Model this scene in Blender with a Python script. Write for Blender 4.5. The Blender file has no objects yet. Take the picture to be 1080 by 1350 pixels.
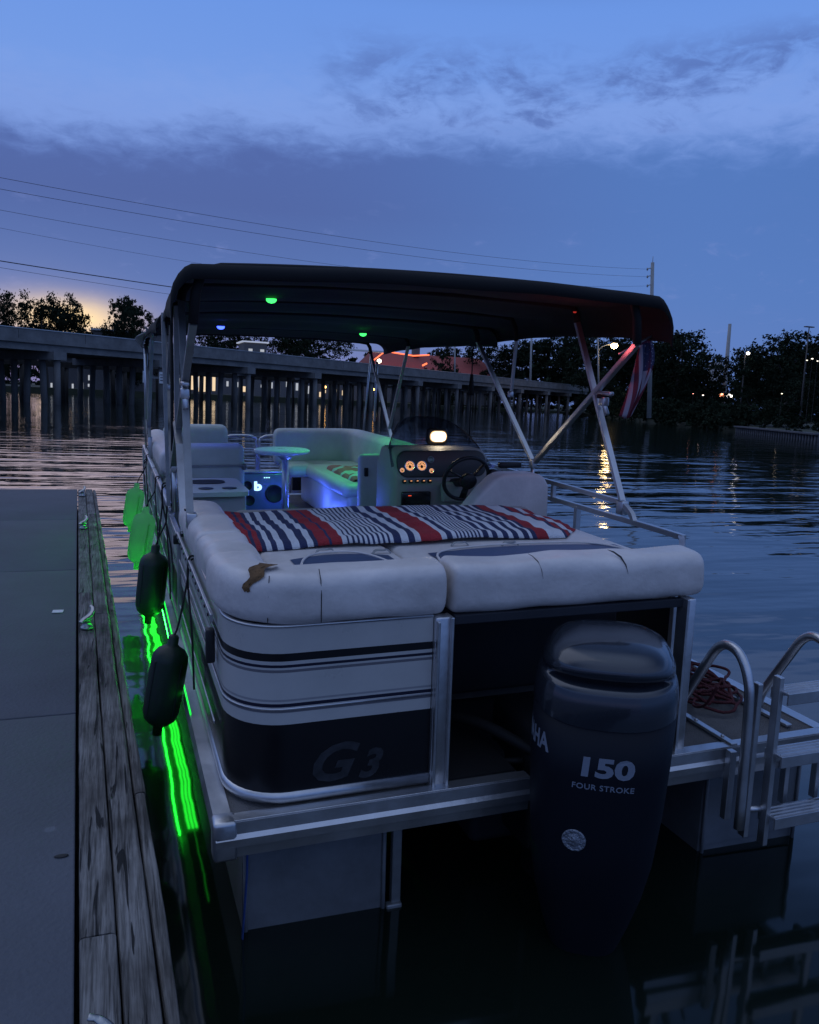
import bpy, bmesh, math, random
from mathutils import Vector, Matrix, noise
random.seed(7)
PI = math.pi
S = bpy.context.scene
COL = S.collection
V = Vector

# ------------------------------------------------------------------ camera frame
H = 1.82
def axes(a, b, c):
    a, b, c = map(math.radians, (a, b, c))
    fw = V((math.sin(a)*math.cos(b), math.cos(a)*math.cos(b), math.sin(b)))
    r = V((math.cos(a), -math.sin(a), 0)); u = r.cross(fw)
    return r*math.cos(c)+u*math.sin(c), u*math.cos(c)-r*math.sin(c), fw
Rw, Uw, Fw = axes(19.84, -7.75, 2.6)
Rb, Ub, Fb = axes(19.84, -9.5, 1.7)
MW = Matrix((Rw, Uw, Fw)); MBm = Matrix((Rb, Ub, Fb))
BR = (MW.transposed() @ MBm).to_4x4()       # the boat floats stern-heavy: pitched and rolled by about two degrees
CAMP = V((0, 0, H))
BOAT = Matrix.Translation(CAMP) @ BR @ Matrix.Translation(-CAMP)

# ------------------------------------------------------------------ materials
def mat(name, col=(.5, .5, .5), rough=.5, metal=0., spec=.5, bump=0., bscale=20., vary=0., vscale=3., emit=None, estr=0., coat=0., stretch=(1, 1, 1), trans=0.):
    m = bpy.data.materials.new(name); m.use_nodes = True
    nt = m.node_tree; b = nt.nodes['Principled BSDF']
    b.inputs['Base Color'].default_value = (*col, 1)
    b.inputs['Roughness'].default_value = rough
    b.inputs['Metallic'].default_value = metal
    b.inputs['Specular IOR Level'].default_value = spec
    b.inputs['Coat Weight'].default_value = coat
    b.inputs['Coat Roughness'].default_value = .06
    if emit:
        b.inputs['Emission Color'].default_value = (*emit, 1); b.inputs['Emission Strength'].default_value = estr
    if trans: b.inputs['Transmission Weight'].default_value = trans
    if bump or vary:
        tc = nt.nodes.new('ShaderNodeTexCoord'); mp = nt.nodes.new('ShaderNodeMapping'); mp.inputs['Scale'].default_value = stretch
        nt.links.new(tc.outputs['Object'], mp.inputs['Vector'])
    if vary:
        n = nt.nodes.new('ShaderNodeTexNoise'); n.inputs['Scale'].default_value = vscale; n.inputs['Detail'].default_value = 6; n.inputs['Roughness'].default_value = .65
        nt.links.new(mp.outputs[0], n.inputs['Vector'])
        mr = nt.nodes.new('ShaderNodeMapRange'); mr.inputs['From Min'].default_value = .3; mr.inputs['From Max'].default_value = .7
        mr.inputs['To Min'].default_value = 1-vary; mr.inputs['To Max'].default_value = 1+vary*.5
        nt.links.new(n.outputs['Fac'], mr.inputs['Value'])
        mx = nt.nodes.new('ShaderNodeMix'); mx.data_type = 'RGBA'; mx.blend_type = 'MULTIPLY'; mx.inputs['Factor'].default_value = 1
        mx.inputs['A'].default_value = (*col, 1); nt.links.new(mr.outputs[0], mx.inputs['B'])
        nt.links.new(mx.outputs['Result'], b.inputs['Base Color'])
        mr2 = nt.nodes.new('ShaderNodeMapRange'); mr2.inputs['To Min'].default_value = max(0, rough-.12); mr2.inputs['To Max'].default_value = min(1, rough+.18)
        nt.links.new(n.outputs['Fac'], mr2.inputs['Value']); nt.links.new(mr2.outputs[0], b.inputs['Roughness'])
    if bump:
        n2 = nt.nodes.new('ShaderNodeTexNoise'); n2.inputs['Scale'].default_value = bscale; n2.inputs['Detail'].default_value = 5
        nt.links.new(mp.outputs[0], n2.inputs['Vector'])
        bp = nt.nodes.new('ShaderNodeBump'); bp.inputs['Strength'].default_value = min(1, bump); bp.inputs['Distance'].default_value = .01*max(1, bump)
        nt.links.new(n2.outputs['Fac'], bp.inputs['Height']); nt.links.new(bp.outputs[0], b.inputs['Normal'])
    return m
def emis(name, col, s):
    m = mat(name, (.02, .02, .02), .4, emit=col, estr=s); return m

vinyl = mat('vinyl', (.70, .65, .62), .38, bump=1.2, bscale=7, vary=.16, vscale=5)
vinylg = mat('vinyl_seat', (.60, .63, .58), .42, bump=.35, bscale=8, vary=.15, vscale=4)
navyv = mat('navy_vinyl', (.055, .085, .17), .45, bump=.3, bscale=10, vary=.25)
foam = mat('torn_foam', (.16, .085, .035), .9, bump=1, bscale=60, vary=.5, vscale=30)
alum = mat('aluminium', (.62, .62, .63), .32, metal=.9, bump=.1, bscale=40, vary=.2, vscale=6)
alumd = mat('aluminium_dull', (.34, .35, .36), .5, metal=.7, bump=.2, bscale=30, vary=.3, vscale=5)
chrome = mat('chrome', (.8, .8, .8), .12, metal=1.)
blackp = mat('black_plastic', (.012, .012, .014), .45, vary=.2)
rubber = mat('black_rubber', (.01, .01, .011), .7)
greyp = mat('console_plastic', (.36, .34, .31), .5, bump=.15, bscale=60, vary=.12)
darkfab = mat('canopy_fabric', (.005, .006, .008), .95, bump=.6, bscale=4, vary=.25, vscale=3)
darkframe = mat('dark_interior', (.02, .022, .03), .7, vary=.3)
plate = mat('pontoon_plate', (.20, .21, .225), .6, metal=.25, bump=.3, bscale=14, vary=.3, vscale=4)
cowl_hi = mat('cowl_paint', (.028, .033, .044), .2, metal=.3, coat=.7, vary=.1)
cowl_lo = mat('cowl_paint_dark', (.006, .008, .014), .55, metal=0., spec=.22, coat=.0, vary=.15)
lettering_m = mat('silver_lettering', (.24, .27, .33), .35, metal=.1)
faintlet = mat('worn_logo', (.032, .034, .040), .5, vary=.5, vscale=25)
carpet = mat('carpet', (.17, .16, .155), .95, bump=1, bscale=250, vary=.3, vscale=6)
white_t = mat('towel_white', (.72, .73, .76), .9, bump=1, bscale=140, vary=.12, vscale=9)
navy_t = mat('towel_navy', (.03, .04, .11), .9, bump=1, bscale=140, vary=.3, vscale=9)
red_t = mat('towel_red', (.38, .025, .035), .9, bump=1, bscale=140, vary=.3, vscale=9)
pink_t = mat('blanket_red', (.62, .16, .19), .9, bump=1, bscale=60, vary=.3)
rope_b = mat('black_rope', (.012, .012, .012), .85)
rope_r = mat('red_rope', (.10, .018, .022), .85, bump=1, bscale=160, vary=.4, vscale=30)
strap_m = mat('blue_strap', (.03, .07, .25), .7)

def window_glow(name, c, s): return emis(name, c, s)

# ------------------------------------------------------------------ mesh builder
class MB:
    def __init__(s): s.v = []; s.f = []; s.sm = []; s.mi = []
    def add(s, vs, fs, smooth=False, mi=0):
        o = len(s.v); s.v += [V(p) for p in vs]
        for k, f in enumerate(fs):
            s.f.append([o+i for i in f]); s.sm.append(smooth); s.mi.append(mi if isinstance(mi, int) else mi[k])
        return s
    def box(s, c, d, rot=None, bev=0., seg=2, mi=0, taper=None):
        bm = bmesh.new(); bmesh.ops.create_cube(bm, size=1)
        for v in bm.verts:
            v.co = V((v.co.x*d[0], v.co.y*d[1], v.co.z*d[2]))
            if taper and v.co.z > 0: v.co.x *= taper[0]; v.co.y *= taper[1]
        if bev > 0:
            bmesh.ops.bevel(bm, geom=list(bm.edges)+list(bm.verts), offset=bev, segments=seg, profile=.5, affect='EDGES', clamp_overlap=True)
        M = (rot.to_4x4() if rot is not None else Matrix())
        bm.verts.index_update()
        vs = [V(c) + (M @ v.co) for v in bm.verts]; fs = [[v.index for v in f.verts] for f in bm.faces]
        bm.free(); return s.add(vs, fs, bev > 0.004 and seg > 1, mi)
    def tube(s, pts, r, n=10, closed=False, flat=None, mi=0, caps=True):
        pts = [V(p) for p in pts]; m = len(pts)
        rs = r if isinstance(r, (list, tuple)) else [r]*m
        tang = []
        for i in range(m):
            a = pts[(i-1) % m] if (closed or i > 0) else pts[i]; b = pts[(i+1) % m] if (closed or i < m-1) else pts[i]
            t = b-a; tang.append(t.normalized() if t.length > 1e-9 else V((0, 0, 1)))
        t0 = tang[0]; up = V((0, 0, 1)) if abs(t0.z) < .9 else V((1, 0, 0))
        nrm = (up - t0*up.dot(t0)).normalized(); vs = []
        for i in range(m):
            t = tang[i]; nrm = (nrm - t*nrm.dot(t)).normalized(); bi = t.cross(nrm)
            for k in range(n):
                a = 2*PI*k/n + (PI/n if n == 4 else 0)
                sx, sy = (rs[i], rs[i]) if not flat else (rs[i]*flat[0], rs[i]*flat[1])
                vs.append(pts[i] + nrm*math.cos(a)*sx + bi*math.sin(a)*sy)
        fs = []
        for i in range(m if closed else m-1):
            j = (i+1) % m
            for k in range(n): fs.append([i*n+k, i*n+(k+1) % n, j*n+(k+1) % n, j*n+k])
        if caps and not closed: fs.append(list(range(n))[::-1]); fs.append([(m-1)*n+k for k in range(n)])
        return s.add(vs, fs, n > 5, mi)
    def lathe(s, prof, org, axis=(0, 0, 1), n=24, mi=0, xref=None):
        ax = V(axis).normalized(); u = (V(xref) if xref else (V((1, 0, 0)) if abs(ax.x) < .9 else V((0, 1, 0))))
        u = (u-ax*u.dot(ax)).normalized(); w = ax.cross(u); vs = []
        for (r, z) in prof:
            for k in range(n):
                a = 2*PI*k/n; vs.append(V(org)+ax*z+u*math.cos(a)*r+w*math.sin(a)*r)
        fs = [[i*n+k, i*n+(k+1) % n, (i+1)*n+(k+1) % n, (i+1)*n+k] for i in range(len(prof)-1) for k in range(n)]
        if prof[0][0] > 1e-4: fs.append(list(range(n))[::-1])
        if prof[-1][0] > 1e-4: fs.append([(len(prof)-1)*n+k for k in range(n)])
        return s.add(vs, fs, True, mi)
    def grid(s, fn, nu, nv, smooth=True, mi=0, closeu=False):
        vs = [fn(i/(nu-(0 if closeu else 1)), j/(nv-1)) for j in range(nv) for i in range(nu)]; fs = []; ms = []
        for j in range(nv-1):
            for i in range(nu if closeu else nu-1):
                fs.append([j*nu+i, j*nu+(i+1) % nu, (j+1)*nu+(i+1) % nu, (j+1)*nu+i]); ms.append(mi(i, j) if callable(mi) else mi)
        return s.add(vs, fs, smooth, ms)
    def prism(s, poly, a, b, f, bev=0., mi=0):   # poly 2D; f(u,v,w)->xyz
        n = len(poly); vs = [f(p[0], p[1], a) for p in poly]+[f(p[0], p[1], b) for p in poly]
        fs = [list(range(n))[::-1], [n+k for k in range(n)]]+[[k, (k+1) % n, n+(k+1) % n, n+k] for k in range(n)]
        if bev:
            bm = bmesh.new(); bv = [bm.verts.new(v) for v in vs]
            for q in fs: bm.faces.new([bv[i] for i in q])
            bmesh.ops.recalc_face_normals(bm, faces=bm.faces)
            bmesh.ops.bevel(bm, geom=list(bm.edges), offset=bev, segments=3, profile=.5, affect='EDGES', clamp_overlap=True)
            bm.verts.index_update(); vs = [v.co.copy() for v in bm.verts]; fs = [[v.index for v in q.verts] for q in bm.faces]; bm.free()
            return s.add(vs, fs, True, mi)
        return s.add(vs, fs, False, mi)
    def sweep(s, prof, path, nrm, taper=0., mi=0):   # prof (out,up) closed; path pts; nrm outward normals
        vs = []; P = [V(p) for p in path]; N = [V(q) for q in nrm]
        if taper:
            def ins(P, N, ends):
                a = (P[1]-P[0]).normalized(); b = (P[-1]-P[-2]).normalized()
                ps = [P[0]+a*taper*k for k in (0, .15, .5)]+[P[0]+a*taper]+P[1:-1]+[P[-1]-b*taper]+[P[-1]-b*taper*k for k in (.5, .15, 0)]
                ns = [N[0]]*4+N[1:-1]+[N[-1]]*4; sc = [.72, .86, .96]+[1]*(len(P))+[.96, .86, .72]
                return ps, ns, sc
            P, N, sc = ins(P, N, 1)
        else: sc = [1]*len(P)
        cu = sum(p[0] for p in prof)/len(prof); cv = sum(p[1] for p in prof)/len(prof); n = len(prof)
        for p, q, k in zip(P, N, sc):
            for (a, b) in prof: vs.append(p+q*(cu+(a-cu)*k)+V((0, 0, cv+(b-cv)*k)))
        fs = [[i*n+k, i*n+(k+1) % n, (i+1)*n+(k+1) % n, (i+1)*n+k] for i in range(len(P)-1) for k in range(n)]
        fs += [list(range(n))[::-1], [(len(P)-1)*n+k for k in range(n)]]
        return s.add(vs, fs, True, mi)
    def text(s, body, size, f, extr=.002, mi=0, sx=1., shear=0., bold=0., align='CENTER', space=1.):
        c = bpy.data.curves.new('t', 'FONT'); c.body = body; c.size = size; c.extrude = extr; c.align_x = align; c.shear = shear; c.offset = bold; c.space_character = space
        c.resolution_u = 3; o = bpy.data.objects.new('t', c); COL.objects.link(o)
        dg = bpy.context.evaluated_depsgraph_get(); dg.update(); me = bpy.data.meshes.new_from_object(o.evaluated_get(dg))
        s.add([f(v.co.x*sx, v.co.y, v.co.z) for v in me.vertices], [list(p.vertices) for p in me.polygons], False, mi)
        bpy.data.objects.remove(o); bpy.data.curves.remove(c); bpy.data.meshes.remove(me); return s
    def build(s, name, mats, parent=None, org=(0, 0, 0), M=None, sub=0, solid=0., fixn=True):
        o_ = V(org); me = bpy.data.meshes.new(name)
        me.from_pydata([tuple(p-o_) for p in s.v], [], s.f)
        me.polygons.foreach_set('use_smooth', s.sm); me.polygons.foreach_set('material_index', s.mi)
        for m in (mats if isinstance(mats, (list, tuple)) else [mats]): me.materials.append(m)
        if fixn:
            bm = bmesh.new(); bm.from_mesh(me); bmesh.ops.recalc_face_normals(bm, faces=bm.faces); bm.to_mesh(me); bm.free()
        o = bpy.data.objects.new(name, me); COL.objects.link(o)
        if parent: o.parent = parent
        elif M is not None: o.matrix_world = M @ Matrix.Translation(o_)
        else: o.location = o_
        if solid:
            q = o.modifiers.new('s', 'SOLIDIFY'); q.thickness = solid; q.offset = 0
        if sub:
            q = o.modifiers.new('u', 'SUBSURF'); q.levels = sub; q.render_levels = sub
        return o

def tag(o, label, cat, group=None, kind=None):
    if label: o['label'] = label
    if cat: o['category'] = cat
    if group: o['group'] = group
    if kind: o['kind'] = kind
    return o
def empty(name, loc, M=None):
    o = bpy.data.objects.new(name, None); COL.objects.link(o); o.empty_display_size = .2
    if M is not None: o.matrix_world = M @ Matrix.Translation(V(loc))
    else: o.location = loc
    return o
def arc(cx, cy, r, a0, a1, n=8): return [(cx+r*math.cos(math.radians(a0+(a1-a0)*k/n)), cy+r*math.sin(math.radians(a0+(a1-a0)*k/n))) for k in range(n+1)]
def rrect(w0, w1, h0, h1, r, n=5):
    return arc(w1-r, h1-r, r, 0, 90, n)+arc(w0+r, h1-r, r, 90, 180, n)+arc(w0+r, h0+r, r, 180, 270, n)+arc(w1-r, h0+r, r, 270, 360, n)
def smooth_path(pts, n=8):
    P = [V(p) for p in pts]; P = [P[0]*2-P[1]]+P+[P[-1]*2-P[-2]]; out = []
    for i in range(1, len(P)-2):
        for k in range(n):
            t = k/n; a, b, c, d = P[i-1], P[i], P[i+1], P[i+2]
            out.append(.5*((2*b)+(c-a)*t+(2*a-5*b+4*c-d)*t*t+(3*b-a-3*c+d)*t**3))
    out.append(P[-2]); return out

# ================================================================== BOAT
BO = V((1.5, 5.8, -.1))
boat = empty('pontoon_boat', BO, BOAT)
tag(boat, 'pontoon boat with dark canopy, cream cushions and striped side panels moored by the dock', 'boat')
def bp(mb, name, m, parent=None, label=None, **k):      # a part of the boat, in boat coordinates
    o = mb.build(name, m, parent or boat, org=BO, **k)
    if label: o['label'] = label
    return o

# --- panel material with stripes
def panel_mat():
    m = mat('fence_panel', (.5, .5, .5), .28, vary=.12, vscale=3)
    nt = m.node_tree; b = nt.nodes['Principled BSDF']; tc = nt.nodes.new('ShaderNodeTexCoord'); sp = nt.nodes.new('ShaderNodeSeparateXYZ')
    nt.links.new(tc.outputs['Object'], sp.inputs[0])
    mr = nt.nodes.new('ShaderNodeMapRange'); mr.inputs['From Min'].default_value = .40-BO.z; mr.inputs['From Max'].default_value = 1.0-BO.z
    nt.links.new(sp.outputs['Z'], mr.inputs['Value'])
    r = nt.nodes.new('ShaderNodeValToRGB'); r.color_ramp.interpolation = 'CONSTANT'; e = r.color_ramp.elements
    W = (.50, .49, .47, 1); K = (.006, .006, .008, 1); G = (.16, .155, .17, 1); N = (.012, .012, .03, 1)
    st = [(0, K), (.648, W), (.728, G), (.742, W), (.757, N), (.769, W), (.790, (.36, .36, .37, 1)), (.797, W), (.868, G), (.880, W), (.893, N), (.905, W), (.917, K), (.945, W)]
    # heights: z = .40 + .60 f
    st = [(0, K), ((.698-.40)/.6, W), ((.738-.4)/.6, G), ((.748-.4)/.6, W), ((.757-.4)/.6, N), ((.768-.4)/.6, W), ((.777-.4)/.6, (.3, .3, .31, 1)), ((.783-.4)/.6, W),
          ((.872-.4)/.6, G), ((.881-.4)/.6, W), ((.889-.4)/.6, N), ((.899-.4)/.6, W), ((.910-.4)/.6, K), ((.935-.4)/.6, W)]
    e[0].position = 0; e[0].color = K; e[1].position = st[1][0]; e[1].color = W
    for p, c in st[2:]:
        q = e.new(p); q.color = c
    nt.links.new(mr.outputs[0], r.inputs['Fac'])
    mx = [n for n in nt.nodes if n.type == 'MIX'][0]; nt.links.new(r.outputs['Color'], mx.inputs['A'])
    return m
panelm = panel_mat()

# --- pontoons
for (x0, x1) in ((.375, .885), (2.26, 2.76)):
    mb = MB(); prof = rrect(x0, x1, -.46, .26, .10, 5)
    ys = [2.60, 8.6, 9.3, 9.8, 10.0]; sc = [1, 1, .85, .5, .15]; cx = (x0+x1)/2; n = len(prof); vs = []
    for y, k in zip(ys, sc):
        for (a, b) in prof: vs.append((cx+(a-cx)*k, y, .1+(b-.1)*k))
    fs = [[i*n+k, i*n+(k+1) % n, (i+1)*n+(k+1) % n, (i+1)*n+k] for i in range(len(ys)-1) for k in range(n)]+[list(range(n)), [(len(ys)-1)*n+k for k in range(n)]]
    mb.add(vs, fs, False)
    mb.box(((x0+x1)/2, 2.594, .08), (x1-x0-.02, .008, .34), bev=.002, seg=1)
    mb.tube([(x0+.01, 2.585, .25), (x0+.01, 2.585, -.2)], .008, 8); mb.tube([(x1-.01, 2.585, .25), (x1-.01, 2.585, -.2)], .008, 8)
    bp(mb, 'pontoon', plate)
mb = MB(); mb.box((.925, 2.60, .06), (.035, .03, .42), bev=.004); mb.box((.915, 2.585, -.10), (.06, .03, .06), bev=.006)
bp(mb, 'mounting_bracket', alumd)
# --- deck
mb = MB()
zt, zb = .42, .385
def slab(x0, x1, y0, y1, z0, z1): mb.box(((x0+x1)/2, (y0+y1)/2, (z0+z1)/2), (x1-x0, y1-y0, z1-z0))
slab(.30, 1.34, 2.48, 9.2, zb, zt-.002); slab(1.34, 1.97, 3.25, 9.2, zb, zt-.0021); slab(1.97, 2.73, 2.48, 9.2, zb, zt-.002)
deck = bp(mb, 'deck', carpet)
mb = MB(); mb.box((1.20, 2.90, .4225), (.27, .80, .006)); mb.box((1.66, 3.5, .4225), (.9, .46, .006)); bp(mb, 'well_shade_sheet', rubber, deck)  # black sheets standing in for the shade inside the motor well
mb = MB()
for (x0, x1) in ((.27, 1.36), (1.93, 2.75)):
    pr_ = [(2.425, .425), (2.485, .425), (2.485, .30), (2.44, .30), (2.435, .335), (2.418, .345), (2.415, .372), (2.425, .385)]
    mb.prism(pr_, x0, x1, lambda u, v, w: V((w, u, v)))
    mb.box(((x0+x1)/2, 2.449, .4275), (x1-x0-.004, .040, .005), bev=.001, seg=1)
for sx, x in ((-1, .27), (1, 2.752)):
    pr_ = [(x, .425), (x-sx*.055, .425), (x-sx*.055, .31), (x-sx*.02, .312), (x-sx*.004, .318), (x-sx*.004, .352), (x-sx*.002, .372), (x+sx*.006, .384), (x+sx*.008, .395)]
    mb.prism(pr_, 2.43, 9.25, lambda u, v, w: V((u, w, v)))
mb.box((1.5, 9.24, .37), (2.5, .05, .11), bev=.01)
mb.box((.30, 2.455, .365), (.075, .075, .132), bev=.012)
bp(mb, 'deck_rub_rail', alum, deck)
mb = MB(); mb.box((2.245, 2.66, .432), (.03, .46, .012), bev=.003)
for y in (2.5, 2.66, 2.82): mb.lathe([(0, .007), (.006, .006), (.008, 0)], (2.245, y, .438), n=10)
mb.box((2.60, 3.02, .430), (.03, 1.0, .012), bev=.003)
for k in range(5): mb.lathe([(0, .007), (.006, .006), (.008, 0)], (2.60, 2.6+.2*k, .436), n=10)
bp(mb, 'deck_trim', alum, deck)
# cross beams and motor pod below
mb = MB()
for y in (2.9, 3.6, 4.4, 5.2, 6.0, 6.8, 7.6, 8.4): mb.box((1.5, y, .34), (2.3, .06, .085))
mb.box((1.6, 3.3, .18), (.62, 1.1, .38), bev=.03)
bp(mb, 'underframe', darkframe)

# --- port + stern fence
R = .20
def port_path(y_front, off=0.):    # from stern centre post round the corner and forward
    x0 = .325-off; pts = [(1.03, 2.60-off)]+[( .525-(R+off)*math.sin(a), 2.80-(R+off)*math.cos(a)) for a in [PI/2*k/10 for k in range(11)]]+[(x0, y_front)]
    nr = [(0, -1)]+[(-math.sin(a), -math.cos(a)) for a in [PI/2*k/10 for k in range(11)]]+[(-1, 0)]
    return [V((p[0], p[1], 0)) for p in pts], [V((q[0], q[1], 0)) for q in nr]
P, N = port_path(4.36)
mb = MB(); mb.sweep([(-.012, .468), (0, .468), (0, .985), (-.012, .985)], P, N); mb.sm = [False]*len(mb.sm)
for k in range(10): mb.sm[k] = True
pan = bp(mb, 'stern_panel', panelm, label='striped white and black wraparound stern panel'); pan.data.polygons.foreach_set('use_smooth', [True]*len(pan.data.polygons))
md = pan.modifiers.new('es', 'EDGE_SPLIT'); md.split_angle = math.radians(40)
mb = MB()
pf = [(-.012, 0), (.006, 0), (.010, .010), (.006, .022), (-.012, .022)]
mb.sweep([(a, b+.446) for a, b in pf], P, N); mb.sweep([(-.018, .984), (.003, .984), (.003, .990), (-.018, .990)], P, N)
mb.sweep([(0, .730), (.004, .730), (.004, .736), (0, .736)], P, N)
frame = bp(mb, 'fence_frame', alum)
mb = MB()
# posts of the opening
mb.box((1.060, 2.605, .70), (.056, .05, .57), bev=.006); mb.box((1.092, 2.60, .70), (.012, .064, .57), bev=.003)
mb.box((1.040, 2.596, .70), (.012, .06, .55), bev=.003); bp(mb, 'fence_post', alum, frame); mb = MB()
mb.box((2.11, 2.60, .70), (.036, .05, .57), bev=.006); mb.box((2.086, 2.60, .70), (.012, .062, .57), bev=.003)
bp(mb, 'fence_post', alum, frame)
mb = MB(); mb.box((1.6, 2.61, .968), (.98, .03, .030), bev=.003)
bp(mb, 'opening_crossbar', darkframe, frame)
# worn logo on the stern panel
mb = MB()
mb.text('G', .165, lambda a, b, c: V((.655+a, 2.5993-c, .49+b)), .0012, sx=1.3, shear=.35, bold=.004)
mb.text('3', .125, lambda a, b, c: V((.800+a, 2.5993-c, .485+b)), .0012, sx=1.2, shear=.35, bold=.004)
bp(mb, 'lettering', faintlet, pan)
# port side fence sections
def side_section(x, y0, y1, n_post, sx, m=panelm, z0=.468, z1=.93):
    a = MB(); a.box((x, (y0+y1)/2, (z0+z1)/2), (.010, y1-y0-.02, z1-z0)); o = bp(a, 'side_panel', m)
    f = MB(); f.box((x, (y0+y1)/2, .455), (.032, y1-y0, .03), bev=.004); f.box((x, (y0+y1)/2, z1+.045), (.032, y1-y0, .032), bev=.005)
    f.box((x+sx*.010, (y0+y1)/2, .735), (.008, y1-y0, .016), bev=.002)
    f.box((x+sx*.012, (y0+y1)/2, .60), (.008, y1-y0, .010), bev=.002)
    for k in range(n_post):
        y = y0+.02+(y1-y0-.04)*k/(n_post-1); f.box((x, y, (z1+.49)/2), (.034, .030, z1-.43), bev=.004)
        f.lathe([(0, .004), (.005, .003), (.006, 0)], (x+sx*.017, y, .62), (sx, 0, 0), n=8); f.lathe([(0, .004), (.005, .003), (.006, 0)], (x+sx*.017, y, .86), (sx, 0, 0), n=8)
    bp(f, 'side_frame', alum, o); return o
side_section(.325, 5.05, 7.05, 4, -1); side_section(.325, 7.12, 9.15, 4, -1)
# gate between
mb = MB(); mb.box((.325, 4.72, .70), (.010, .52, .42)); g = bp(mb, 'side_gate', panelm)
mb = MB()
for y in (4.44, 5.0): mb.box((.325, y, .70), (.03, .03, .52), bev=.004)
mb.box((.325, 4.72, .93), (.03, .54, .03), bev=.004); mb.box((.325, 4.72, .48), (.03, .54, .03), bev=.004)
bp(mb, 'gate_frame', alum, g)
# extra port trim with screw heads along the stern quarter and a black latch
mb = MB(); mb.box((.306, 3.55, .975), (.012, 1.5, .030), bev=.003); mb.box((.312, 3.55, .60), (.006, 1.5, .012), bev=.002); mb.box((.312, 3.55, .84), (.006, 1.5, .012), bev=.002)
for k in range(14): mb.lathe([(0, .005), (.006, .004), (.007, 0)], (.300, 2.85+.11*k, .975), (-1, 0, 0), n=8, mi=1)
bp(mb, 'side_trim', [alum, blackp])
for q in (((.300, 2.80, .88), (.03, .035, .12)), ((.315, 4.40, .93), (.05, .03, .05)), ((.33, 4.2, 1.0), (.04, .05, .03))): mb = MB(); mb.box(*q, bev=.006); bp(mb, 'latch', blackp)
# starboard fence, cut corner, top rails
side_section(2.625, 3.32, 5.2, 3, 1, z1=.80); side_section(2.625, 5.28, 7.2, 4, 1); side_section(2.625, 7.28, 9.15, 4, 1)
mb = MB()
sq = lambda pts, w=.022: mb.tube(pts, w, 4)
sq(smooth_path([(2.62, 7.0, 1.05), (2.62, 4.4, 1.06), (2.62, 3.42, 1.065), (2.60, 3.30, 1.06), (2.53, 3.20, 1.03), (2.42, 3.06, .99), (2.2, 2.72, .97)], 6), .019)
bp(mb, 'fence_top_rail', alum)
mb = MB()
sq(smooth_path([(2.62, 6.6, 1.165), (2.62, 5.4, 1.165), (2.62, 4.0, 1.155), (2.62, 3.86, 1.15), (2.62, 3.76, 1.11), (2.62, 3.72, 1.06)], 6), .018)
for y in (4.6, 5.6): mb.box((2.62, y, 1.10), (.025, .03, .12), bev=.004)
mb.box((2.62, 4.30, .80), (.035, .03, .52), bev=.004)
bp(mb, 'mounting_rail', alum)
mb = MB(); a0, b0 = V((2.60, 3.28, 0)), V((2.13, 2.62, 0)); d = b0-a0; q = Matrix.Rotation(math.atan2(d.y, d.x), 3, 'Z')
mb.box(((a0+b0)/2+V((0, 0, .70))), (d.length, .010, .48), rot=q); bp(mb, 'corner_panel', panelm)
# bow fence
for (x0, x1) in ((.34, 1.12), (1.90, 2.61)): mb = MB(); mb.box(((x0+x1)/2, 9.17, .70), (x1-x0, .010, .46)); bow = bp(mb, 'bow_panel', panelm)
mb = MB()
for (x0, x1) in ((.34, 1.12), (1.90, 2.61)):
    mb.box(((x0+x1)/2, 9.17, .955), (x1-x0, .03, .03), bev=.004); mb.box(((x0+x1)/2, 9.17, .46), (x1-x0, .03, .03), bev=.004)
for (x0, x1) in ((1.14, 1.50), (1.53, 1.88)):
    mb.tube(smooth_path([(x0, 9.17, .45), (x0, 9.17, .98), (x0+.05, 9.17, 1.07), (x0+.12, 9.17, 1.085), (x1-.10, 9.17, 1.085), (x1-.03, 9.17, 1.07), (x1, 9.17, .99), (x1, 9.17, .45)], 5), .016, 10)
    mb.tube([(x0, 9.17, .88), (x1, 9.17, .88)], .012, 8); mb.tube([(x0, 9.17, .70), (x1, 9.17, .70)], .012, 8); mb.tube([(x0, 9.17, .55), (x1, 9.17, .55)], .012, 8)
bp(mb, 'bow_rail', alum, bow)

# --- stern bolsters (cushions)
def cushion(name, path, nrm, prof, parent=None, m=vinyl, taper=.022, label=None, sub=1):
    c = MB(); c.sweep(prof, path, nrm, taper); o = bp(c, name, m, parent, label, sub=sub); return o
prof = rrect(-.165, .024, .985, 1.146, .050, 4)
def pathseg(pts, div=.06):
    P = [V((*p, 0)) for p in pts]; out = []; nn = []
    for i in range(len(P)-1):
        n = max(1, int((P[i+1]-P[i]).length/div))
        for k in range(n): out.append(P[i].lerp(P[i+1], k/n))
    out.append(P[-1])
    for i in range(len(out)):
        t = (out[min(i+1, len(out)-1)]-out[max(i-1, 0)]).normalized(); nn.append(V((-t.y, t.x, 0))*-1)
    return out, nn
def wob(o, amp, sc):
    for v in o.data.vertices:
        p = v.co+BO; v.co += noise.noise_vector(p*sc)*amp + noise.noise_vector(p*sc*3)*amp*.35
R2 = .24
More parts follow.
